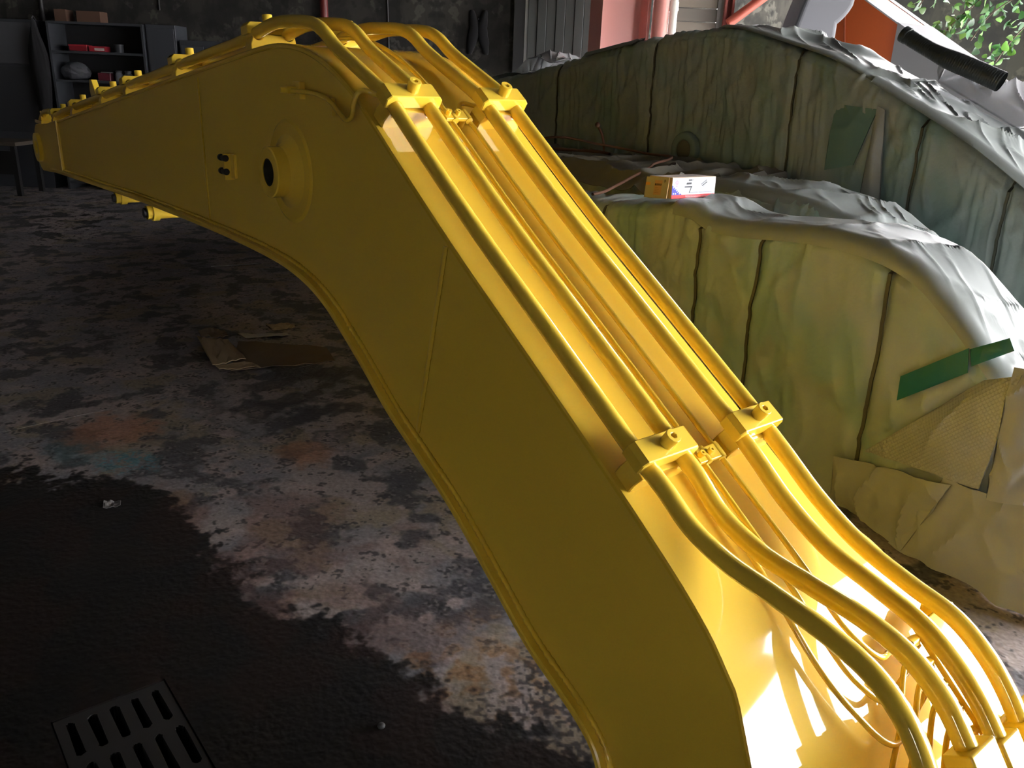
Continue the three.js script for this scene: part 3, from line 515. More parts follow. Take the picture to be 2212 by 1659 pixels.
  wall_('end_flap', D, Hh * 1.02, pm(tex2), [0.012, Hh * 0.5 - 0.002, -W / 2 - 0.014], [0.16, Math.PI, 0.03]);
}
{
  // rusty wire looped over the low cover
  const rust = mat(0.13, 0.06, 0.035, { roughness: 0.8 });
  const loop = [[5.6, 1.22, 4.1], [5.3, 1.28, 4.2], [5.0, 1.25, 4.35], [4.85, 1.23, 4.45], [4.6, 1.21, 4.5], [4.3, 1.22, 4.42], [4.1, 1.22, 4.2], [3.98, 1.21, 3.95], [3.85, 1.2, 3.78], [3.78, 1.16, 3.58], [3.74, 1.12, 3.42], [3.66, 1.1, 3.25], [3.6, 1.1, 3.12]];
  tag(mesh('rusty_wire', tube(loop.map(([s, y, l]) => WP(s, y, l)), 0.009, 160, 8), rust), 'rusty wire rope looping over the covers between the wrapped booms', 'wire rope');
  tag(mesh('rusty_wire', tube([[6.1, 1.16, 4.0], [5.6, 1.18, 4.15], [5.2, 1.19, 4.25], [4.95, 1.2, 4.3], [4.75, 1.2, 4.25]].map(([s, y, l]) => WP(s, y, l)), 0.011, 100, 8), rust), 'straighter rusty wire rope lying beside the looped one', 'wire rope');
  const hk = thing('wire_tail', 'short rusty wire tail standing up with a knobbed end', 'wire rope'); hk.position.copy(WP(4.98, 1.19, 4.40));
  mesh('shank', tube([V(0, 0.0, 0), V(-0.01, 0.08, 0), V(-0.03, 0.14, 0.01), V(-0.06, 0.19, 0.02)], 0.009, 40, 8), rust, hk);
  mesh('knob', new THREE.IcosahedronGeometry(0.02, 2).translate(-0.065, 0.2, 0.02), rust, hk);
}
{
  // crumpled cover over the boom between
  const N = 110, K = 50, rings = [];
  for (let i = 0; i <= N; i++) { const r1 = [], r2 = []; for (let j = 0; j <= K; j++) { const s = 3.5 + i / N * 2.9, l = 3.56 + j / K * 1.17; const r = 1 - Math.abs(n2(s * 1.5, l * 2.3)), e = sst(0, 0.12, j / K) * sst(1, 0.94, j / K); const y = 1.165 + 0.05 * r ** 4 + 0.012 * fbm2(s * 5, l * 5, 3) - 0.09 * (1 - e) - 0.03 * sst(4.2, 5.4, s); r1.push(V(s - wc.sB, y, l - wc.lB)); r2.push(V(s - wc.sB, y - 0.003, l - wc.lB)); } rings.push([...r1, ...r2.reverse()]); }
  mesh('dust_sheet', loft(rings, { crease: 0.9 }), mat(0.15, 0.14, 0.11, { roughness: 0.75 }), wc.g);
}
// patches of sheet on a wrapped boom: a grid from four corners (s, y, l), bulged and creased
function patch(name, corners, m, parentInfo, { bulge = 0.02, crease = 0.006, th = 0.004, nu = 40, nv = 30, seedv = 0, freq = 6, wild = 0 } = {}) {
  const [a, b, c, d] = corners, front = [], rings = [];
  const at = (u, v) => { const f = (k) => (a[k] * (1 - u) + b[k] * u) * (1 - v) + (d[k] * (1 - u) + c[k] * u) * v; let s = f(0), y = f(1), l = f(2); const bl = Math.sin(u * Math.PI) * Math.sin(v * Math.PI), r = 1 - Math.abs(n3(s * freq + seedv, y * freq * 0.6, seedv)); l -= bulge * bl + crease * r ** 3 + wild * fbm3(s * 7, y * 7, seedv, 3); y += 0.3 * wild * n3(s * 9, y * 9, seedv + 4); s += 0.3 * wild * n3(s * 8 + 3, y * 8, seedv + 9); return V(s - parentInfo.sB, Math.max(0.004, y), l - parentInfo.lB); };
  for (let i = 0; i <= nu; i++) { const r1 = [], r2 = []; for (let j = 0; j <= nv; j++) { const p = at(i / nu, j / nv); r1.push(p); r2.push(p.clone().add(V(0, 0, th))); } rings.push([...r1, ...r2.reverse()]); }
  const g = loft(rings, { crease: 0.7 }), p = g.attributes.position, uv = g.attributes.uv;
  for (let i = 0; i < p.count; i++) uv.setXY(i, p.getX(i) * 1, p.getY(i) * 1);
  return mesh(name, g, m, parentInfo.g);
}
{
  const hex = texture(256, 256, (u, v) => { const s3 = Math.sqrt(3), x = u * 8, y = v * 8; let best = 9; for (const [ox, oy] of [[0, 0], [0.5, 0.5]]) { const dx = x - Math.round(x - ox) - ox, dy = y - Math.round(y - oy) - oy; best = Math.min(best, Math.hypot(dx, dy * 0.9)); } const k = 255 * sst(0.42, 0.15, best); return [k, k, k]; }, { repeat: [7, 7] });
  const bubble = mat(0.30, 0.30, 0.28, { roughness: 0.35, bumpMap: hex, bumpScale: 0.0018, clearcoat: 0.3, clearcoatRoughness: 0.3 });
  const pale = mat(0.30, 0.30, 0.28, { roughness: 0.6 }), teal = mat(0.008, 0.115, 0.10, { roughness: 0.5 }), foam = mat(0.13, 0.225, 0.195, { roughness: 0.6 });
  patch('foam_strip', [[1.60, 0.555, 3.035], [1.36, 0.745, 3.03], [1.375, 0.835, 3.03], [1.605, 0.655, 3.035]], teal, wa, { bulge: 0.008, crease: 0.002, seedv: 2 });
  patch('foam_strip', [[1.355, 0.77, 3.04], [1.235, 0.86, 3.06], [1.26, 0.9, 3.06], [1.375, 0.83, 3.04]], teal, wa, { bulge: 0.01, crease: 0.008, seedv: 3 });
  patch('bubble_sheet', [[1.68, 0.31, 3.02], [1.20, 0.36, 2.97], [1.17, 0.80, 3.0], [1.30, 0.735, 3.03]], bubble, wa, { bulge: 0.03, crease: 0.012, seedv: 5 });
  patch('loose_flap', [[1.16, 0.34, 2.95], [1.05, 0.36, 2.98], [1.12, 0.82, 3.03], [1.20, 0.82, 3.0]], pale, wa, { bulge: 0.02, crease: 0.02, seedv: 6 });
  patch('loose_flap', [[1.80, 0.05, 3.03], [1.40, 0.01, 2.95], [1.30, 0.33, 2.98], [1.80, 0.24, 3.035]], pale, wa, { bulge: 0.04, crease: 0.03, wild: 0.014, seedv: 7, freq: 4 });
  patch('loose_flap', [[1.47, 0.004, 2.96], [0.82, 0.004, 2.90], [0.92, 0.36, 2.98], [1.34, 0.34, 3.0]], pale, wa, { bulge: 0.04, crease: 0.025, wild: 0.012, seedv: 9, freq: 3.5 });
  patch('foam_patch', [[3.30, 1.22, 4.79], [3.10, 1.27, 4.785], [3.00, 1.60, 4.79], [3.30, 1.62, 4.795]], foam, wb, { bulge: 0.012, crease: 0.012, seedv: 14, freq: 4 });
  patch('loose_flap', [[3.02, 0.95, 4.79], [2.84, 0.92, 4.77], [2.95, 1.60, 4.775], [3.0, 1.62, 4.79]], pale, wb, { bulge: 0.04, crease: 0.02, seedv: 17, freq: 3 });
}
{ // the pivot boss of the tall boom shows through its film
  const ring = mesh('boss_bulge', new THREE.LatheGeometry([[0.07, -0.03], [0.072, 0.006], [0.08, 0.014], [0.11, 0.014], [0.128, 0.004], [0.135, -0.03]].map((q) => new THREE.Vector2(...q)), 40).rotateX(-Math.PI / 2), mat(0.2, 0.27, 0.235, { roughness: 0.5 }), wb.g);
  ring.position.set(4.52 - wb.sB, 1.24, 4.782 - wb.lB);
  mesh('boss_film', new THREE.SphereGeometry(0.072, 24, 8, 0, Math.PI * 2, 0, Math.PI / 2).scale(1, 0.08, 1).rotateX(-Math.PI / 2), mat(0.13, 0.125, 0.095, { roughness: 0.6 }), ring);
}
// clear plastic drapes along the back of the tall wrapped boom
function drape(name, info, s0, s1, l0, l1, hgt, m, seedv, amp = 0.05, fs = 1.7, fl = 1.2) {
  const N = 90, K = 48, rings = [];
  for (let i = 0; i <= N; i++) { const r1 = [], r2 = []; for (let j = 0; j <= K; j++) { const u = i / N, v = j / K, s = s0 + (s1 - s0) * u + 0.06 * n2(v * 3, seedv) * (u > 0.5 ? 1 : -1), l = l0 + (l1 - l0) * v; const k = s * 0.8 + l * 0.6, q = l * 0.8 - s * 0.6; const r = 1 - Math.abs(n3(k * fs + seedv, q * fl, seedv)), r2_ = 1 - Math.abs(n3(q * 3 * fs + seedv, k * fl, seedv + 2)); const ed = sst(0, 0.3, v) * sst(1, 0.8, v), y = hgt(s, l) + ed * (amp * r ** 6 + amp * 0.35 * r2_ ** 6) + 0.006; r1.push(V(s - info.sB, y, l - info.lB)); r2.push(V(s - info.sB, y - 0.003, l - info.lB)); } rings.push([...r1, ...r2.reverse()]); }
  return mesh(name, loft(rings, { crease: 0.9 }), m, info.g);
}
{
  const bTop = new THREE.CatmullRomCurve3([[8.6, 1.42], [7.6, 1.61], [7.02, 1.70], [6.17, 1.83], [5.63, 1.93], [4.94, 2.03], [4.57, 2.07], [4.23, 2.075], [3.98, 2.03], [3.74, 1.97], [3.42, 1.885], [3.04, 1.73], [2.75, 1.6], [2.42, 1.44], [2.1, 1.25], [1.7, 0.98]].map(([s, y]) => V(s, y, 0)), false, 'centripetal').getSpacedPoints(300);
  const yB = (s) => { let k = 0; while (k < 299 && bTop[k + 1].x > s) k++; const t = (s - bTop[k].x) / (bTop[k + 1].x - bTop[k].x); return bTop[k].y + t * (bTop[k + 1].y - bTop[k].y); };
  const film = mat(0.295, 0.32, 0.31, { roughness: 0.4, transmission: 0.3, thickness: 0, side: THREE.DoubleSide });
  const clear = mat(0.62, 0.62, 0.64, { roughness: 0.15, transmission: 0.6, thickness: 0, side: THREE.DoubleSide });
  const fall = (s, l) => yB(s) + 0.018 - 0.9 * Math.max(0, 4.85 - l) - 0.7 * Math.max(0, l - 5.38);
  const aTop = new THREE.CatmullRomCurve3([[3.27, 1.1], [3.0, 1.14], [2.8, 1.14], [2.68, 1.105], [2.5, 1.1], [2.3, 1.12], [2.1, 1.135], [1.9, 1.13], [1.75, 1.105], [1.62, 1.055], [1.52, 0.985], [1.41, 0.895], [1.33, 0.82], [1.25, 0.745], [1.16, 0.665], [1.05, 0.56], [0.95, 0.45]].map(([s, y]) => V(s, y, 0)), false, 'centripetal').getSpacedPoints(200);
  const yA = (s) => { let k = 0; while (k < 199 && aTop[k + 1].x > s) k++; const t = (s - aTop[k].x) / (aTop[k + 1].x - aTop[k].x); return aTop[k].y + t * (aTop[k + 1].y - aTop[k].y); };
  const cd = (x) => 0.07 * (1 - Math.sqrt(Math.max(0, 1 - Math.min(1, Math.max(0, x) / 0.07) ** 2)));
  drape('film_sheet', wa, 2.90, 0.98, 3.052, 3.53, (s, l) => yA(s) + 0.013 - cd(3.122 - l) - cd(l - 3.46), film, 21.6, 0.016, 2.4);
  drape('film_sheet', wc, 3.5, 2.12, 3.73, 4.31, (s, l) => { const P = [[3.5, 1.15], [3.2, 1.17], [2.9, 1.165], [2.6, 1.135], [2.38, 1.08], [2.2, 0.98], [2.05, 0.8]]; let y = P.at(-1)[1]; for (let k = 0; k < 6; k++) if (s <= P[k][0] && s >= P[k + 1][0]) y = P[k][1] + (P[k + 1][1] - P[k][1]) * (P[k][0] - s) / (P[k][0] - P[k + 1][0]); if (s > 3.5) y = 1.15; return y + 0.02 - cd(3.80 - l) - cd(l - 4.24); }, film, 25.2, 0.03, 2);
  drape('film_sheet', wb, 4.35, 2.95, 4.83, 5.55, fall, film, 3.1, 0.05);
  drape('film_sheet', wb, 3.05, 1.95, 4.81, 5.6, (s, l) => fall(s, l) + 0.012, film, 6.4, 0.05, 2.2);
  drape('film_bunch', wb, 3.0, 2.45, 5.36, 5.85, (s, l) => yB(s) + 0.06 + 0.14 * Math.sin((l - 5.36) / 0.49 * Math.PI), clear, 9.2, 0.07, 2.4);
  drape('film_bunch', wb, 6.85, 6.25, 4.84, 5.3, (s, l) => yB(s) + 0.02 + 0.09 * sst(6.85, 6.6, s) * sst(6.25, 6.5, s), clear, 12.7, 0.05, 3);
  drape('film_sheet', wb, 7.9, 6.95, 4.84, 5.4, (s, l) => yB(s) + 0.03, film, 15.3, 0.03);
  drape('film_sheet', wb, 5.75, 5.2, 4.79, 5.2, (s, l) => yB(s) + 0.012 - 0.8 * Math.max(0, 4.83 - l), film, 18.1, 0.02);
  // corrugated hose
  const rings = [], ax = new THREE.CatmullRomCurve3([WP(3.24, 2.05, 5.3), WP(3.1, 1.98, 5.3), WP(2.95, 1.915, 5.3), WP(2.8, 1.86, 5.32), WP(2.6, 1.78, 5.36)]);
  const org = WP(2.9, 1.6, 5.3), hose = thing('corrugated_hose', 'black corrugated hose sticking out over the tall wrapped boom', 'hose', org.toArray());
  for (let i = 0; i <= 480; i++) { const t = i / 480, p = ax.getPointAt(t).sub(org), tg = ax.getTangentAt(t), up = V(0, 1, 0).cross(tg).normalize(), bi = tg.clone().cross(up), r = 0.046 * (1 + 0.025 * Math.sin(t * 300)) + (t < 0.06 ? 0.004 : 0) + 0.012 * sst(0.3, 0.6, t), ring = []; for (let j = 0; j < 20; j++) { const a = j / 20 * Math.PI * 2; ring.push(p.clone().addScaledVector(up, Math.cos(a) * r).addScaledVector(bi, Math.sin(a) * r)); } rings.push(ring); }
  mesh('hose_body', loft(rings, { crease: 0.9, caps: false }), mat(0.018, 0.022, 0.022, { roughness: 0.45, side: THREE.DoubleSide }), hose);
  const cap = mesh('hose_plug', new THREE.CircleGeometry(0.044, 20), M.black, hose); cap.position.copy(ax.getPointAt(0.05).sub(org)); cap.lookAt(org.clone().add(ax.getPointAt(0).sub(org)).add(ax.getTangentAt(0).multiplyScalar(-2)));
}

// ---------------------------------------------------------------- back wall and what stands against it
{
  const grey = mat(0.042, 0.046, 0.054, { roughness: 0.5 }), greyD = mat(0.034, 0.037, 0.043, { roughness: 0.55 });
  const box = (name, w, h, d, x, y, z, m, parent) => { const k = mesh(name, bx(w, h, d), m, parent); k.position.set(x, y, z); return k; };
  // open shelving unit
  const sx = -5.73, sz = -12.16, SW = 1.26, SD = 0.46;
  const sh = thing('shelving_unit', 'dark grey open metal shelving unit against the back wall', 'shelf', [sx, 0, sz]);
  for (const k of [-1, 1]) box('side_panel', 0.03, 2.19, SD, k * SW / 2, 1.095, 0, grey, sh);
  box('back_panel', SW, 2.19, 0.012, 0, 1.095, -SD / 2 + 0.01, mat(0.012, 0.012, 0.014, { roughness: 0.8 }), sh);
  const SY = [0.1, 0.38, 0.74, 1.09, 1.45, 1.815, 2.18];
  for (const y of SY) box('shelf_board', SW - 0.03, 0.03, SD - 0.02, 0, y, 0.0, grey, sh);
  const S = (name, label, cat, x, y) => thing(name, label, cat, [sx + x, y, sz + 0.1]);
  const red = mat(0.35, 0.02, 0.035, { roughness: 0.4 }), whitep = mat(0.55, 0.55, 0.52), glassy = mat(0.25, 0.26, 0.28, { roughness: 0.15, transmission: 0.4, thickness: 0 });
  let t = S('red_carton', 'red carton with a white label on the upper shelf', 'carton', -0.02, 1.832); mesh('carton_body', rbx(0.22, 0.07, 0.16, 0.006, 0, 0.035, 0), red, t); mesh('carton_label', bx(0.13, 0.032, 0.004, 0.03, 0.03, 0.081), whitep, t);
  t = S('red_carton', 'dark red flat carton beside the labelled one on the upper shelf', 'carton', -0.28, 1.832); mesh('carton_body', rbx(0.24, 0.075, 0.15, 0.006, 0, 0.0375, 0), mat(0.2, 0.012, 0.02, { roughness: 0.4 }), t); mesh('carton_lid', rbx(0.25, 0.02, 0.16, 0.004, 0, 0.072, 0), red, t);
  t = S('grey_tin', 'small grey tin on the upper shelf', 'tin', 0.24, 1.832); mesh('tin_body', cyl(0.06, 0.09, 0, 0.045, 0), greyD, t); mesh('tin_lid', cyl(0.062, 0.012, 0, 0.096, 0), grey, t);
  { // crumpled clear bag
    const g = new THREE.SphereGeometry(0.16, 40, 26), q = g.attributes.position; for (let i = 0; i < q.count; i++) { const x = q.getX(i), y = q.getY(i), z = q.getZ(i), r = 1 + 0.22 * (1 - Math.abs(n3(x * 9, y * 9, z * 9))) - 0.1; q.setXYZ(i, x * r * 1.15, Math.max(0, y * r * 0.75 + 0.1), z * r * 0.8); } g.computeVertexNormals();
    const bag = mesh('plastic_bag', g, mat(0.3, 0.31, 0.34, { roughness: 0.1, transmission: 0.75, thickness: 0, side: THREE.DoubleSide })); bag.position.set(sx - 0.4, 1.466, sz + 0.07); tag(bag, 'crumpled clear plastic bag on the middle shelf', 'bag');
  }
  t = S('red_tin', 'dark red tin with pale lid on the middle shelf', 'tin', 0.02, 1.466); mesh('tin_body', rbx(0.17, 0.1, 0.12, 0.01, 0, 0.05, 0), mat(0.12, 0.02, 0.03, { roughness: 0.35 }), t); mesh('tin_lid', rbx(0.13, 0.014, 0.1, 0.005, 0.02, 0.108, 0), mat(0.2, 0.2, 0.2, { roughness: 0.3 }), t);
  for (const [x, lb] of [[0.2, 'glass jar beside the red tin on the middle shelf'], [0.33, 'glass jar at the end of the middle shelf']]) { t = S('glass_jar', lb, 'jar', x, 1.466); mesh('jar_body', new THREE.LatheGeometry([[0, 0], [0.05, 0], [0.053, 0.01], [0.053, 0.09], [0.04, 0.105], [0.04, 0.12]].map((q) => new THREE.Vector2(...q)), 24), glassy, t); mesh('jar_lid', cyl(0.043, 0.02, 0, 0.125, 0), greyD, t); }
  const brown = mat(0.10, 0.052, 0.032, { roughness: 0.85 });
  t = thing('brown_carton', 'small brown carton at the left end on top of the shelving unit', 'carton', [sx - 0.5, 2.196, sz]); mesh('carton_body', rbx(0.16, 0.15, 0.2, 0.006, 0, 0.075, 0), brown, t); mesh('carton_tape', bx(0.05, 0.002, 0.2, 0, 0.151, 0), mat(0.12, 0.1, 0.06), t);
  t = thing('brown_carton', 'longer brown carton on top of the shelving unit', 'carton', [sx - 0.12, 2.196, sz]); mesh('carton_body', rbx(0.32, 0.14, 0.22, 0.006, 0, 0.07, 0), brown, t); mesh('carton_tape', bx(0.32, 0.002, 0.05, 0, 0.141, 0), mat(0.12, 0.1, 0.06), t);
  // steel lockers
  t = thing('steel_locker', 'blue-grey steel locker beside the shelving unit', 'locker', [-4.87, 0, -12.18]); mesh('locker_body', rbx(0.4, 2.2, 0.42, 0.008, 0, 1.1, 0), grey, t); mesh('locker_door', rbx(0.36, 1.3, 0.02, 0.004, 0, 0.8, 0.215), greyD, t); mesh('locker_door', rbx(0.36, 0.66, 0.02, 0.004, 0, 1.82, 0.215), grey, t); mesh('door_handle', rbx(0.015, 0.12, 0.02, 0.004, 0.13, 1.0, 0.232), M.steel, t);
  t = thing('steel_cabinet', 'lower grey steel cabinet right of the locker', 'cabinet', [-4.3, 0, -12.18]); mesh('cabinet_body', rbx(0.66, 2.02, 0.42, 0.008, 0, 1.01, 0), greyD, t); mesh('cabinet_door', rbx(0.3, 1.9, 0.02, 0.004, -0.155, 1.0, 0.216), grey, t); mesh('cabinet_door', rbx(0.3, 1.9, 0.02, 0.004, 0.155, 1.0, 0.216), grey, t); mesh('door_handle', rbx(0.014, 0.14, 0.025, 0.004, -0.03, 1.75, 0.235), M.black, t);
  t = thing('steel_cabinet', 'tall grey panelled cabinet left of the shelving unit', 'cabinet', [-7.05, 0, -12.18]); mesh('cabinet_body', rbx(0.95, 2.2, 0.42, 0.008, 0, 1.1, 0), grey, t); mesh('cabinet_door', rbx(0.9, 0.52, 0.02, 0.004, 0, 1.9, 0.216), mat(0.08, 0.085, 0.095, { roughness: 0.5 }), t); mesh('cabinet_door', rbx(0.9, 0.85, 0.02, 0.004, 0, 1.18, 0.216), greyD, t);
  t = thing('work_bench', 'low dark workbench with a plank top in the left corner', 'bench', [-7.2, 0, -11.4]); mesh('bench_top', rbx(1.3, 0.05, 0.6, 0.006, 0, 0.66, 0), mat(0.07, 0.055, 0.04, { roughness: 0.8 }), t); for (const [x, z] of [[-0.6, -0.26], [0.6, -0.26], [-0.6, 0.26], [0.6, 0.26]]) mesh('leg', bx(0.06, 0.64, 0.06, x, 0.32, z), M.black, t); mesh('stretcher', bx(1.2, 0.3, 0.03, 0, 0.42, 0.24), M.black, t);
  { // black jacket on a hook
    const g = new THREE.SphereGeometry(0.2, 40, 40), q = g.attributes.position; for (let i = 0; i < q.count; i++) { const x = q.getX(i), y = q.getY(i), z = q.getZ(i); const f = 1 + 0.14 * n3(x * 8, y * 3, z * 8); q.setXYZ(i, x * 0.6 * f * (1 - 0.6 * sst(0, 0.2, y)), y * 3.6 * (y < 0 ? 1.25 : 0.75), z * 0.5 * f); } g.computeVertexNormals();
    t = thing('black_jacket', 'black jacket hanging on the cabinet edge beside the shelving unit', 'jacket', [-6.5, 1.05, -11.865]); mesh('jacket_cloth', g.translate(0, 0.62, 0), mat(0.006, 0.006, 0.007, { roughness: 1 }), t); mesh('hook', bentTube([V(0, 1.14, -0.08), V(0, 1.2, -0.02), V(0, 1.16, 0.02)], 0.006, 0.03), M.steel, t);
  }
  // things fixed to the wall
  t = thing('black_gloves', 'pair of long black gloves hanging on the plaster wall', 'gloves', [-0.655, 2.0, -12.37]);
  for (const k of [-1, 1]) { const rings = []; for (let i = 0; i <= 20; i++) { const u = i / 20, y = u * 0.56, w = 0.068 * Math.sqrt(Math.max(0.02, Math.sin(Math.PI * (0.06 + 0.9 * u)))) * (1 + 0.1 * n2(u * 5, k)), x = k * (0.048 + 0.11 * Math.abs(u - 0.6)), ring = []; for (let j = 0; j < 14; j++) { const a = j / 14 * 6.283; ring.push(V(x + Math.cos(a) * w, y, Math.sin(a) * 0.025)); } rings.push(ring); } mesh('glove', loft(rings, { crease: 1.2 }), mat(0.006, 0.006, 0.007, { roughness: 1 }), t); }
  mesh('nail', new THREE.CylinderGeometry(0.006, 0.006, 0.05, 8).rotateX(Math.PI / 2).translate(0, 0.45, 0), M.steel, t);
  tag(mesh('wall_pipe', new THREE.CylinderGeometry(0.055, 0.055, 5.6, 18).translate(-2.75, 2.9, -12.32), mat(0.12, 0.012, 0.012, { roughness: 0.5 })), 'dark red vertical pipe running up the back wall', 'pipe');
  tag(mesh('wall_cable', bentTube([V(-1.9, 5.6, -12.38), V(-1.92, 3.4, -12.38), V(-1.9, 2.7, -12.38), V(-1.86, 0.4, -12.38)], 0.012, 0.2), M.black), 'thin black cable running down the back wall', 'cable');
  tag(mesh('wall_cable', bentTube([V(-5.0, 5.6, -12.38), V(-5.02, 2.4, -12.38)], 0.014, 0.1), M.black), 'black cable dropping behind the steel locker', 'cable');
  tag(mesh('wall_conduit', new THREE.CylinderGeometry(0.03, 0.03, 5.6, 12).translate(-6.62, 2.9, -12.35), M.black), 'black conduit beside the shelving unit', 'conduit');
  piece('trim_2', bx(0.14, 5.6, 0.12, -0.1, 2.9, -12.36), M.black);
  piece('trim_3', bx(0.045, 5.6, 0.05, 0.0, 2.9, -12.34), mat(0.5, 0.5, 0.49, { roughness: 0.6 }));
  // ribbed sheet door
  const door = new THREE.Group(); door.name = 'door_1'; struct(door); scene.add(door); door.position.set(0.52, 0, -12.3);
  for (let i = 0; i < 8; i++) mesh('door_panel', rbx(0.121, 5.4, 0.03, 0.006, -0.44 + i * 0.125, 2.7, (i % 2) * 0.008), mat(0.062, 0.066, 0.064, { roughness: 0.55 }), door);
}
// steel column, downpipe, boarded panel and brace at the end of the wall
{
  const col = thing('steel_column', 'pink painted steel H column at the corner of the shed', 'column', [1.2, 0, -11.05], 0.3);
  mesh('flange', bx(0.035, 5.8, 0.4, -0.33, 2.9, -0.1), M.pink, col);
  mesh('web', bx(0.5, 5.8, 0.03, -0.05, 2.9, 0.0), M.pink, col);
  mesh('flange', bx(0.035, 5.8, 0.36, 0.2, 2.9, 0.05), M.pink, col);
  mesh('base_plate', bx(0.5, 0.03, 0.4, -0.1, 0.015, 0), M.pink, col);
  tag(mesh('steel_pipe', new THREE.CylinderGeometry(0.095, 0.095, 5.8, 24).translate(1.59, 2.9, -10.86), M.pink), 'round pink painted pipe beside the steel column', 'pipe');
  const dp = thing('downpipe', 'white plastic downpipe with a collar beside the pink pipe', 'pipe', [1.745, 0, -10.88]);
  mesh('pipe_barrel', cyl(0.05, 5.8, 0, 2.9, 0, 20), M.pvc, dp); mesh('pipe_collar', cyl(0.058, 0.1, 0, 2.58, 0, 20), M.pvc, dp); mesh('pipe_collar', cyl(0.061, 0.02, 0, 2.55, 0, 20), M.pvc, dp);
  const pn = thing('boarded_panel', 'panel of horizontal grey boards right of the downpipe', 'panel', [2.04, 0, -11.1]);
  const wood = [mat(0.20, 0.175, 0.145, { roughness: 0.8 }), mat(0.165, 0.15, 0.13, { roughness: 0.8 }), mat(0.22, 0.19, 0.155, { roughness: 0.8 })];
  for (let i = 0; i < 24; i++) { const b = mesh('board', rbx(0.56, 0.142, 0.03, 0.006), wood[i % 3], pn); b.position.set(0, 0.08 + i * 0.152, (i % 2) * 0.004); b.rotation.x = -0.06; }
  mesh('frame_post', bx(0.07, 3.7, 0.06, 0.30, 1.85, 0.01), mat(0.17, 0.16, 0.15), pn);
  tag(mesh('steel_post', merge([bx(0.03, 5.8, 0.12, 2.39, 2.9, -11.05), bx(0.08, 5.8, 0.02, 2.43, 2.9, -11.1), bx(0.03, 5.8, 0.12, 2.475, 2.9, -11.05)]), M.darkRed), 'dark red steel channel post at the edge of the boarded panel', 'post');
  tag(mesh('diagonal_brace', bentTube([V(2.42, 2.42, -10.92), V(2.78, 2.70, -10.92), V(5.2, 4.65, -10.92), V(6.5, 5.7, -10.92)], 0.055, 0.3, 20, 18), mat(0.55, 0.13, 0.09, { roughness: 0.45 })), 'red diagonal pipe brace running up to the roof', 'brace');
}
// orange boom standing outside, lower part papered over
{
  const P = (k, w = 0, dy = 0) => V(3.6 + 0.588 * k + 0.809 * w, 2.36 - 0.575 * k + dy, -8.9 + 0.809 * k - 0.588 * w), O = V(4.4, 0, -7.6);
  const g = thing('orange_boom', 'orange machine boom with masked edges, lower part covered in grey paper', 'machine part', O.toArray());
  const orange = mat(0.62, 0.12, 0.028, { roughness: 0.45 }), paper = mat(0.27, 0.26, 0.27, { roughness: 0.7 }), white = mat(0.4, 0.4, 0.4, { roughness: 0.6 });
  const beam = (k0, k1, w0, w1, d0, d1, m, name, n = 12) => { const rings = []; for (let i = 0; i <= n; i++) { const k = k0 + (k1 - k0) * i / n; rings.push([P(k, w0, d0).sub(O), P(k, w1, d0).sub(O), P(k, w1, -d1).sub(O), P(k, w0, -d1).sub(O)]); } return mesh(name, loft(rings, { crease: 0.5 }), m, g); };
  beam(-1.0, 0.6, 0, 0.6, 0, 0.66, orange, 'boom_beam'); beam(0.6, 3.95, 0, 0.6, 0, 0.4, orange, 'boom_beam'); beam(-1.0, 0.06, -0.006, 0.075, 0.006, 0.01, white, 'masking_strip'); beam(-1.0, 0.06, 0.5, 0.606, 0.006, 0.01, white, 'masking_strip');
  beam(0.03, 3.7, -0.012, 0.612, 0.012, 0.68, paper, 'paper_cover', 30);
  mesh('seam_plate', (() => { const a = P(-0.62, -0.012, -0.02).sub(O), b = P(-0.5, -0.012, -0.6).sub(O); return bentTube([a, a.clone().lerp(b, 0.5), b], 0.01, 0.1, 10, 8); })(), mat(0.3, 0.06, 0.02), g);
  const gt = new THREE.Shape(); gt.moveTo(-0.26, 0); gt.lineTo(-0.26, 1.9); gt.quadraticCurveTo(-0.22, 2.3, -0.1, 2.6); gt.quadraticCurveTo(0.0, 2.85, 0.12, 2.8); gt.quadraticCurveTo(0.26, 2.65, 0.22, 2.45); gt.quadraticCurveTo(0.18, 2.36, 0.1, 2.3); gt.lineTo(0.1, 0); gt.closePath();
  const tp = mesh('covered_stack', new THREE.ExtrudeGeometry(gt, { depth: 0.4, bevelEnabled: true, bevelSize: 0.04, bevelThickness: 0.04, bevelSegments: 4, curveSegments: 16 }).translate(0, 0, -0.2), mat(0.11, 0.11, 0.125, { roughness: 0.7 })); tp.position.set(2.72, 0, -8.6); tag(tp, 'tall stack under a dark grey cover beside the orange boom', 'covered stack');
}
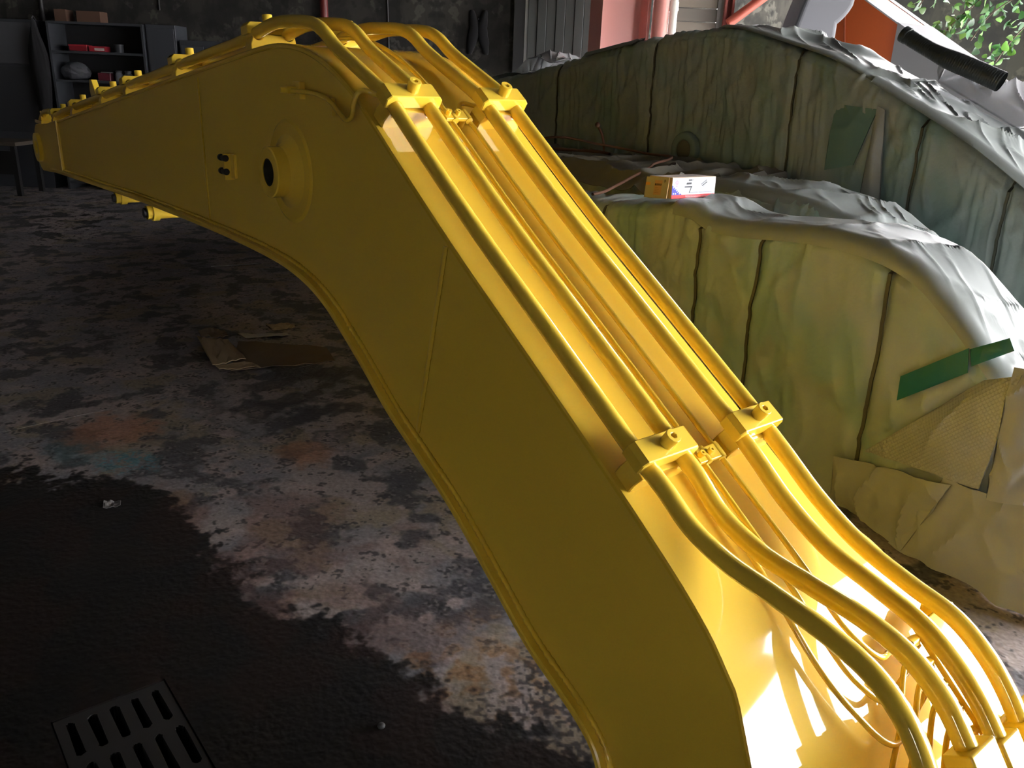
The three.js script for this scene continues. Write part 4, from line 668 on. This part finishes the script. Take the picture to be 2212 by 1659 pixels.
// overhanging tree
{
  const tree = thing('leafy_tree', 'green leafy tree overhanging the outside wall', 'tree', [7.6, 0, -11.6]), O = V(7.6, 0, -11.6);
  const bark = mat(0.06, 0.045, 0.03, { roughness: 0.9 });
  mesh('trunk', tube([V(0, 0, 0), V(0.05, 1.5, 0), V(-0.1, 3.0, 0.1), V(-0.2, 4.2, 0.2)], 0.12, 60, 12), bark, tree);
  const leafG = (() => { const sh = new THREE.Shape(); sh.moveTo(0, 0); sh.quadraticCurveTo(0.45, 0.25, 0.3, 0.62); sh.quadraticCurveTo(0.2, 0.85, 0, 1); sh.quadraticCurveTo(-0.2, 0.85, -0.3, 0.62); sh.quadraticCurveTo(-0.45, 0.25, 0, 0); const g = new THREE.ShapeGeometry(sh, 4), p = g.attributes.position; for (let i = 0; i < p.count; i++) p.setZ(i, Math.abs(p.getX(i)) * 0.35 - p.getY(i) * p.getY(i) * 0.25); g.computeVertexNormals(); return g; })();
  const leafM = [[0.11, 0.30, 0.05], [0.07, 0.22, 0.06], [0.16, 0.36, 0.06], [0.05, 0.15, 0.06]].map(([r, g, b]) => mat(r, g, b, { roughness: 0.45, transmission: 0.3, thickness: 0, side: THREE.DoubleSide }));
  const twigs = [[[4.9, 3.5, -10.4], [4.55, 2.95, -10.3], [4.35, 2.62, -10.2]], [[5.6, 3.4, -10.3], [5.1, 2.85, -10.1], [4.72, 2.5, -10.0], [4.62, 2.38, -10.0]], [[6.0, 3.4, -10.4], [5.5, 2.85, -10.2], [5.1, 2.55, -10.1], [4.9, 2.28, -10.0]], [[6.4, 3.4, -10.5], [6.0, 2.85, -10.3], [5.6, 2.5, -10.2], [5.35, 2.22, -10.1], [5.28, 2.08, -10.1]], [[6.6, 3.4, -10.5], [6.3, 2.9, -10.3], [6.0, 2.6, -10.2], [5.85, 2.45, -10.1]], [[5.3, 3.5, -10.4], [4.95, 2.95, -10.2], [4.8, 2.7, -10.1]]];
  let count = 0;
  for (const tw of twigs) {
    const cv = new THREE.CatmullRomCurve3(tw.map((q) => V(...q).sub(O)));
    mesh('branch', new THREE.TubeGeometry(new THREE.CatmullRomCurve3([V(-0.2, 3.9, 0.2), V(-0.9, 3.9, 0.7), ...tw.map((q) => V(...q).sub(O))]), 40, 0.008, 6), bark, tree);
    for (let i = 0; i < 48 && count < 295; i++, count++) {
      const t = 0.25 + 0.75 * rnd(), p = cv.getPoint(t), L = mesh('leaf', leafG, leafM[Math.floor(rnd() * 4)], tree), sc = rr(0.085, 0.14);
      L.position.copy(p).add(V(rr(-0.14, 0.14), rr(-0.13, 0.1), rr(-0.15, 0.15))); L.rotation.set(rr(-2.6, -0.6), rr(0, 6.28), rr(-0.6, 0.6)); L.scale.setScalar(sc);
    }
  }
}

renderer.render(scene, camera);
